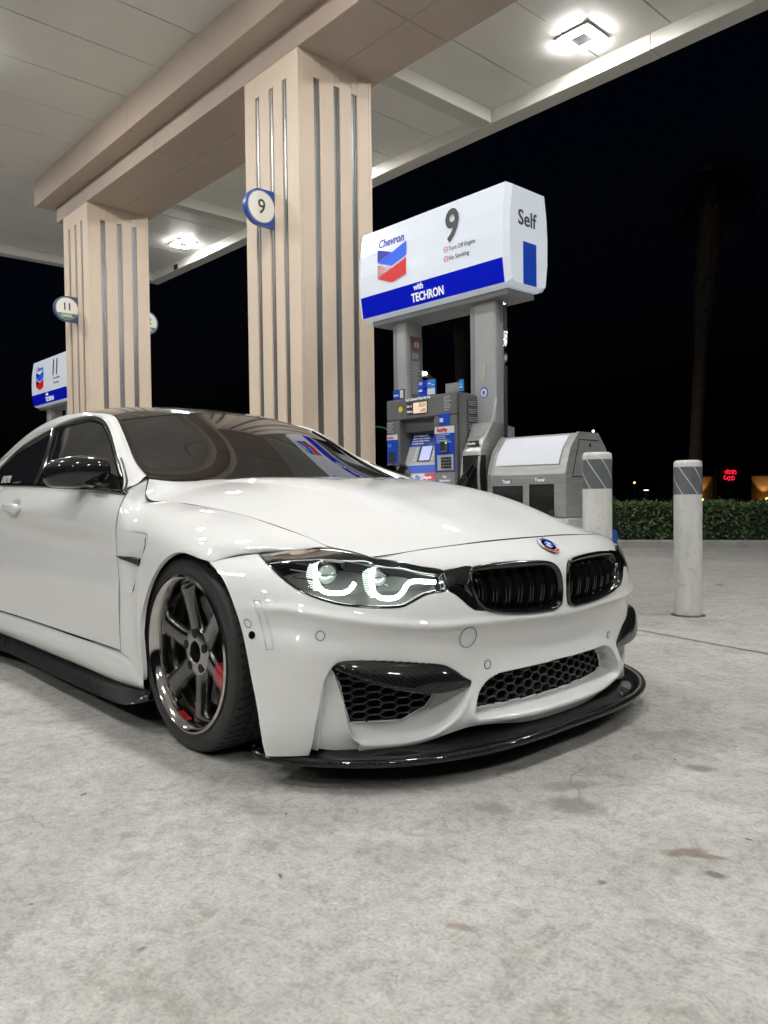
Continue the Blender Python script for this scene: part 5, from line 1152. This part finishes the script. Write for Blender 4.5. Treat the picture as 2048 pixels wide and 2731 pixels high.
# ---- hedge, kerb, palms, far lights
# helper: camera-plan coordinates (lateral right, depth) -> world xy, used only to lay out the far street
CR=np.array([.673,.7395]); CF=np.array([-.7395,.673]); CO=np.array([2.287,-2.113])
def far(l,d): p=CO+CR*l+CF*d; return float(p[0]),float(p[1])
ku=np.array([.832,.555]); kv=np.array([-.555,.832]); k0=np.array([-2.84,8.34])
kb=MB(); 
def kbox(u0,u1,v0,v1,z0,z1,m,b=.01):
    mb=MB().box((u0,v0,z0),(u1,v1,z1),b); V=mb.V[0]; W_=k0+V[:,:1]*ku+V[:,1:2]*kv; mb.V[0]=np.c_[W_,V[:,2]]; return mb
o=kbox(-3.2,9,0,.16,-.02,.105,None,.02).make('kerb',M['kerb']); tag(o,kind='structure')
M['soil']=noisy('planter_soil',(.02,.014,.01),(.05,.035,.025),9,(.8,.9))
tag(kbox(-3.2,9,.16,2.2,-.02,.06,None).make('planter_soil',M['soil']),kind='structure')
# hedge: leaves over a dark twiggy core
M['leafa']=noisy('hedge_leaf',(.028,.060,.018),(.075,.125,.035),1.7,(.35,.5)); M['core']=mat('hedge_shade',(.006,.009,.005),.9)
HG=empty('hedge',(float(k0[0]+ku[0]*3+kv[0]*.7),float(k0[1]+ku[1]*3+kv[1]*.7),0),'clipped green hedge behind the far kerb','hedge')
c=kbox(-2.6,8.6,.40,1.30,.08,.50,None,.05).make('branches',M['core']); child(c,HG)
N_=26000; U=nr.uniform(-2.75,8.75,N_); side=nr.rand(N_); V_=np.where(side<.62,.30+.16*nr.rand(N_)**1.0,.3+1.1*nr.rand(N_)); Zl=np.where(side<.62,.10+.53*nr.rand(N_),.57+.07*nr.rand(N_))
hn=.035*np.sin(U*5.1)+.03*np.sin(U*11.7+1)+.02*np.sin(U*23); tuft=(nr.rand(N_)<.05)&(side>=.62); Zl=Zl+tuft*nr.uniform(.0,.075,N_); V_=V_+hn*(side<.62); Zl=Zl+.5*hn*(side>=.62)
W_=k0+U[:,None]*ku+V_[:,None]*kv; C_=np.c_[W_,Zl]; sz=nr.uniform(.018,.038,N_); a=nr.randn(N_,3); a/=np.linalg.norm(a,axis=1)[:,None]; nrm=nr.randn(N_,3)*.8+np.array([-kv[0]*-1*-1,-kv[1],.6]); b=np.cross(nrm,a); b/=np.linalg.norm(b,axis=1)[:,None]+1e-9
L4=np.stack([C_-a*sz[:,None],C_+b*sz[:,None]*.45-a*sz[:,None]*.1,C_+a*sz[:,None],C_-b*sz[:,None]*.45-a*sz[:,None]*.1],1).reshape(-1,3)
lf=mesh('leaves',L4,np.arange(N_*4).reshape(-1,4),M['leafa'],None,False); child(lf,HG)
# palms
M['trunk']=noisy('palm_trunk',(.045,.034,.026),(.085,.066,.05),8,(.8,.95)); M['frond']=noisy('palm_frond',(.004,.010,.004),(.009,.018,.007),3,(.5,.7))
def palm(l0,l1,d,ztop,rb,rt,label,cr):
    x0,y0=far(l0,d); x1,y1=far(l1,d+.5); P=empty('palm_tree',(x0,y0,0),label,'palm tree'); n=34; mb=MB()
    q_=np.linspace(0,1,n); path=np.stack([(x1-x0)*q_**1.6,(y1-y0)*q_**1.6,ztop*q_],1); R_=rb+(rt-rb)*sst(q_,.45,.75)-(rt*.45)*sst(q_,.93,1); R_=R_*(1+.05*nr.randn(n)); mb.tube(path,R_,14)
    for k in range(520):
        i=nr.rand()*.97; c=np.array([np.interp(i,q_,path[:,j]) for j in range(3)]); r=np.interp(i,q_,R_); t_=nr.rand()*2*PI; o_=np.array([math.cos(t_),math.sin(t_),0]); s_=np.array([-o_[1],o_[0],0])*.03*(1 if i<.5 else 2)
        mb.add([c+o_*r*.95-s_,c+o_*r*.95+s_,c+o_*(r*1.22)+[0,0,.06 if i<.5 else -.10]],[(0,1,2)])
    mb.make('trunk',M['trunk'],P,True,40)
    fm=MB(); top_=path[-1]
    for k in range(46):
        az=nr.rand()*2*PI; el=nr.uniform(-.9,1.2); L_=cr*nr.uniform(.75,1.1); d0=np.array([math.cos(az)*math.cos(el),math.sin(az)*math.cos(el),math.sin(el)]); st_=[]
        for s_ in np.linspace(0,1,9): st_.append(top_+d0*L_*s_+np.array([0,0,-.55*L_*s_**2.2]))
        st_=np.array(st_); lat_=np.array([-math.sin(az),math.cos(az),0])
        for i in range(2,8):
            for sg in (-1,1):
                for e_ in (0,.5):
                    p=st_[i]*(1-e_)+st_[i+1]*e_; dr=(st_[i+1]-st_[i]); ll=.32*cr*(1-.5*abs(i-5)/4); tip=p+lat_*sg*ll+dr*1.2+np.array([0,0,-.3*ll])
                    fm.add([p,p+dr*.35,tip],[(0,1,2)])
        fm.tube(st_,.02,4)
    fm.make('crown',M['frond'],P)
palm((1851-1024)/2062*18,(1932-1024)/2062*18,18,8.2,.14,.25,'tall dark palm tree against the night sky at the right, beyond the hedge',1.15)
palm((1238-1024)/2062*20,(1236-1024)/2062*20,20,6.2,.16,.17,'dim palm trunk seen between the two posts of the pump sign',.9)
# street lamp behind the pump
M['pole']=mat('lamp_pole_grey',(.12,.12,.12),.5); M['lampglow']=emat('lamp_glow',(1,.93,.72),40)
x,y=far((1163-1024)/2062*22,22); SL=empty('street_lamp',(x,y,0),'lit street lamp on a pole seen between the pump posts','street lamp')
zl=.84+(1305-1000)/2062*22
MB().tube([(0,0,0),(0,0,zl-.1)],[.09,.05],10).make('pole',M['pole'],SL,True); dx=-CR*.33; MB().tube([(0,0,zl-.12),(dx[0]*.5,dx[1]*.5,zl-.02),(dx[0],dx[1],zl+.07)],[.05,.07,.06],8).make('lamp_arm',M['pole'],SL,True)
mb=MB().lathe([(0,-.07),(.10,-.05),(.12,0),(.07,.04),(0,.06)],16,org=(dx[0],dx[1],zl+.08)); mb.make('lamp_head',M['lampglow'],SL,True)
# distant restaurant with garden uplights and red neon script
M['wallb']=noisy('stucco_tan',(.20,.15,.10),(.30,.23,.16),2,(.7,.9)); M['neon']=emat('neon_red',(1,.02,.05),1.7); M['warm']=emat('warm_lamp',(1,.5,.12),12)
RB=empty('restaurant',(*far(20.5,50),0),'low dark building with a red neon sign and warm uplights beyond the hedge','building')
def fb(l0,l1,d0,d1,z0,z1,nm,m):
    P=[]; 
    for z in (z0,z1):
        for l,d in ((l0,d0),(l1,d0),(l1,d1),(l0,d1)): P.append((*far(l,d),z))
    o=MB().add(P,[(0,1,2,3),(4,5,6,7),(0,1,5,4),(1,2,6,5),(2,3,7,6),(3,0,4,7)]).make(nm,m); child(o,RB); return o
pxl=lambda p,d: (p-1024)/2062*d
fb(pxl(1850,50),pxl(2100,50),50,58,0,1.55,'wall',M['wallb']); fb(pxl(1840,50),pxl(2110,50),49.6,58,1.55,1.68,'eave',M['core'])
fb(pxl(1900,50),pxl(1990,50),49.3,50,0,2.1,'porch',M['core']); fb(pxl(1920,50),pxl(1960,50),49.2,49.6,0,1.3,'porch_post',M['core'])
nm_=MB(); cx,cz=pxl(1948,49.1),.84+(1303-1270)/2062*49.1
for k in range(9):
    a=nr.rand()*6; px_=cx+(k%5-2)*.14+nr.randn()*.03; pz=cz+.17*(1 if k<5 else -1)+nr.randn()*.03; pts=[]
    for t_ in np.linspace(0,5.2,14): l=px_+.10*math.cos(t_+a)*(1-.08*t_); pts.append((*far(l,49.1),pz+.12*math.sin(t_+a)))
    nm_.tube(pts,.018,5)
child(nm_.make('neon_script',M['neon']),RB)
for p_ in (1869,1913,1985,2043):
    l=pxl(p_,49.7); o=MB().lathe([(0,0),(.08,.02),(.09,.12),(0,.14)],10,org=(*far(l,49.55),.02)).make('uplight',M['warm']); child(o,RB)
    ld=bpy.data.lights.new('uplight_beam','SPOT'); ld.energy=150 if p_!=1985 else 60; ld.color=(1,.52,.16); ld.spot_size=math.radians(75); ld.spot_blend=.6; ld.shadow_soft_size=.05
    lo=bpy.data.objects.new('uplight_beam',ld); link(lo); lo.location=(*far(l,49.5),.15); d_=Vector((*(CF*.35),1)); lo.rotation_euler=(-d_).to_track_quat('Z','Y').to_euler(); lo.parent=RB; lo.matrix_parent_inverse=Matrix.Translation(-RB.location)
def dot(p,q_,d,r,col,s,label,flat=1):
    x,y=far(pxl(p,d),d); z=.84+(1303-(p-1024)*.012-q_)/2062*d; D_=empty('distant_lamp',(x,y,0),label,'lamp','distant lamps'); 
    MB().tube([(0,0,0),(0,0,z-r)],.03,6).make('pole',M['pole'],D_,True); MB().lathe([(0,-r*flat),(r*.8,-r*.5*flat),(r,0),(r*.8,r*.5*flat),(0,r*flat)],12,org=(0,0,z)).make('lamp_head',emat('far_glow',col,s),D_,True)
dot(1583,1142,40,.07,(1,.95,.8),4,'tiny white lamp high above the steel bin'); dot(1692,1279,40,.06,(1,.45,.15),4,'tiny orange lamp low over the hedge between the bollards'); dot(1723,1299,40,.14,(1,1,.9),2.5,'small flat white lamp low over the hedge between the bollards',.2)
g_=[]; 
for p_,q_ in ((1000,1133),(1018,1134),(1032,1139),(1042,1150),(1048,1164)): g_.append((*far(pxl(p_,26),26),.84+(1306-q_)/2062*26))
tag(MB().tube(crv(g_,5),.028,6).make('light_garland',emat('green_glow',(.02,.35,.12),.22),None,True),'dim green string of lights glowing between pillar and pump','light string')
# litter and stains
M['leafb']=noisy('dry_leaf',(.28,.19,.08),(.38,.27,.12),30,(.6,.8)); M['stain']=noisy('rust_stain',(.17,.135,.11),(.25,.21,.18),25,(.7,.8)); M['damp']=noisy('damp_patch',(.19,.18,.155),(.29,.28,.25),30,(.6,.8)); M['stain2']=noisy('oil_spot',(.09,.085,.08),(.15,.14,.13),30,(.5,.7))
def leaf(x,y,s,a,label,m='leafb'):
    pts=[(-1,0),(-.5,.28),(0,.42),(.5,.3),(1,0),(.5,-.26),(0,-.4),(-.5,-.3)]; V=[(x+s*(p*math.cos(a)-r_*math.sin(a)),y+s*(p*math.sin(a)+r_*math.cos(a)),.006+s*.25*(abs(r_)+.3*p*p)) for p,r_ in pts]+[(x,y,.006)]
    return tag(mesh('dry_leaf',V,[(i,(i+1)%8,8) for i in range(8)],M[m],None,True),label,'leaf','fallen bits on the concrete')
leaf(-.67,4.45,.05,.4,'curled yellow leaf lying on the concrete right of the lone bollard')
for i,(x,y,s) in enumerate(BITS): leaf(x,y,s,rnd.random()*6,'small dark speck of litter on the concrete','stain2')
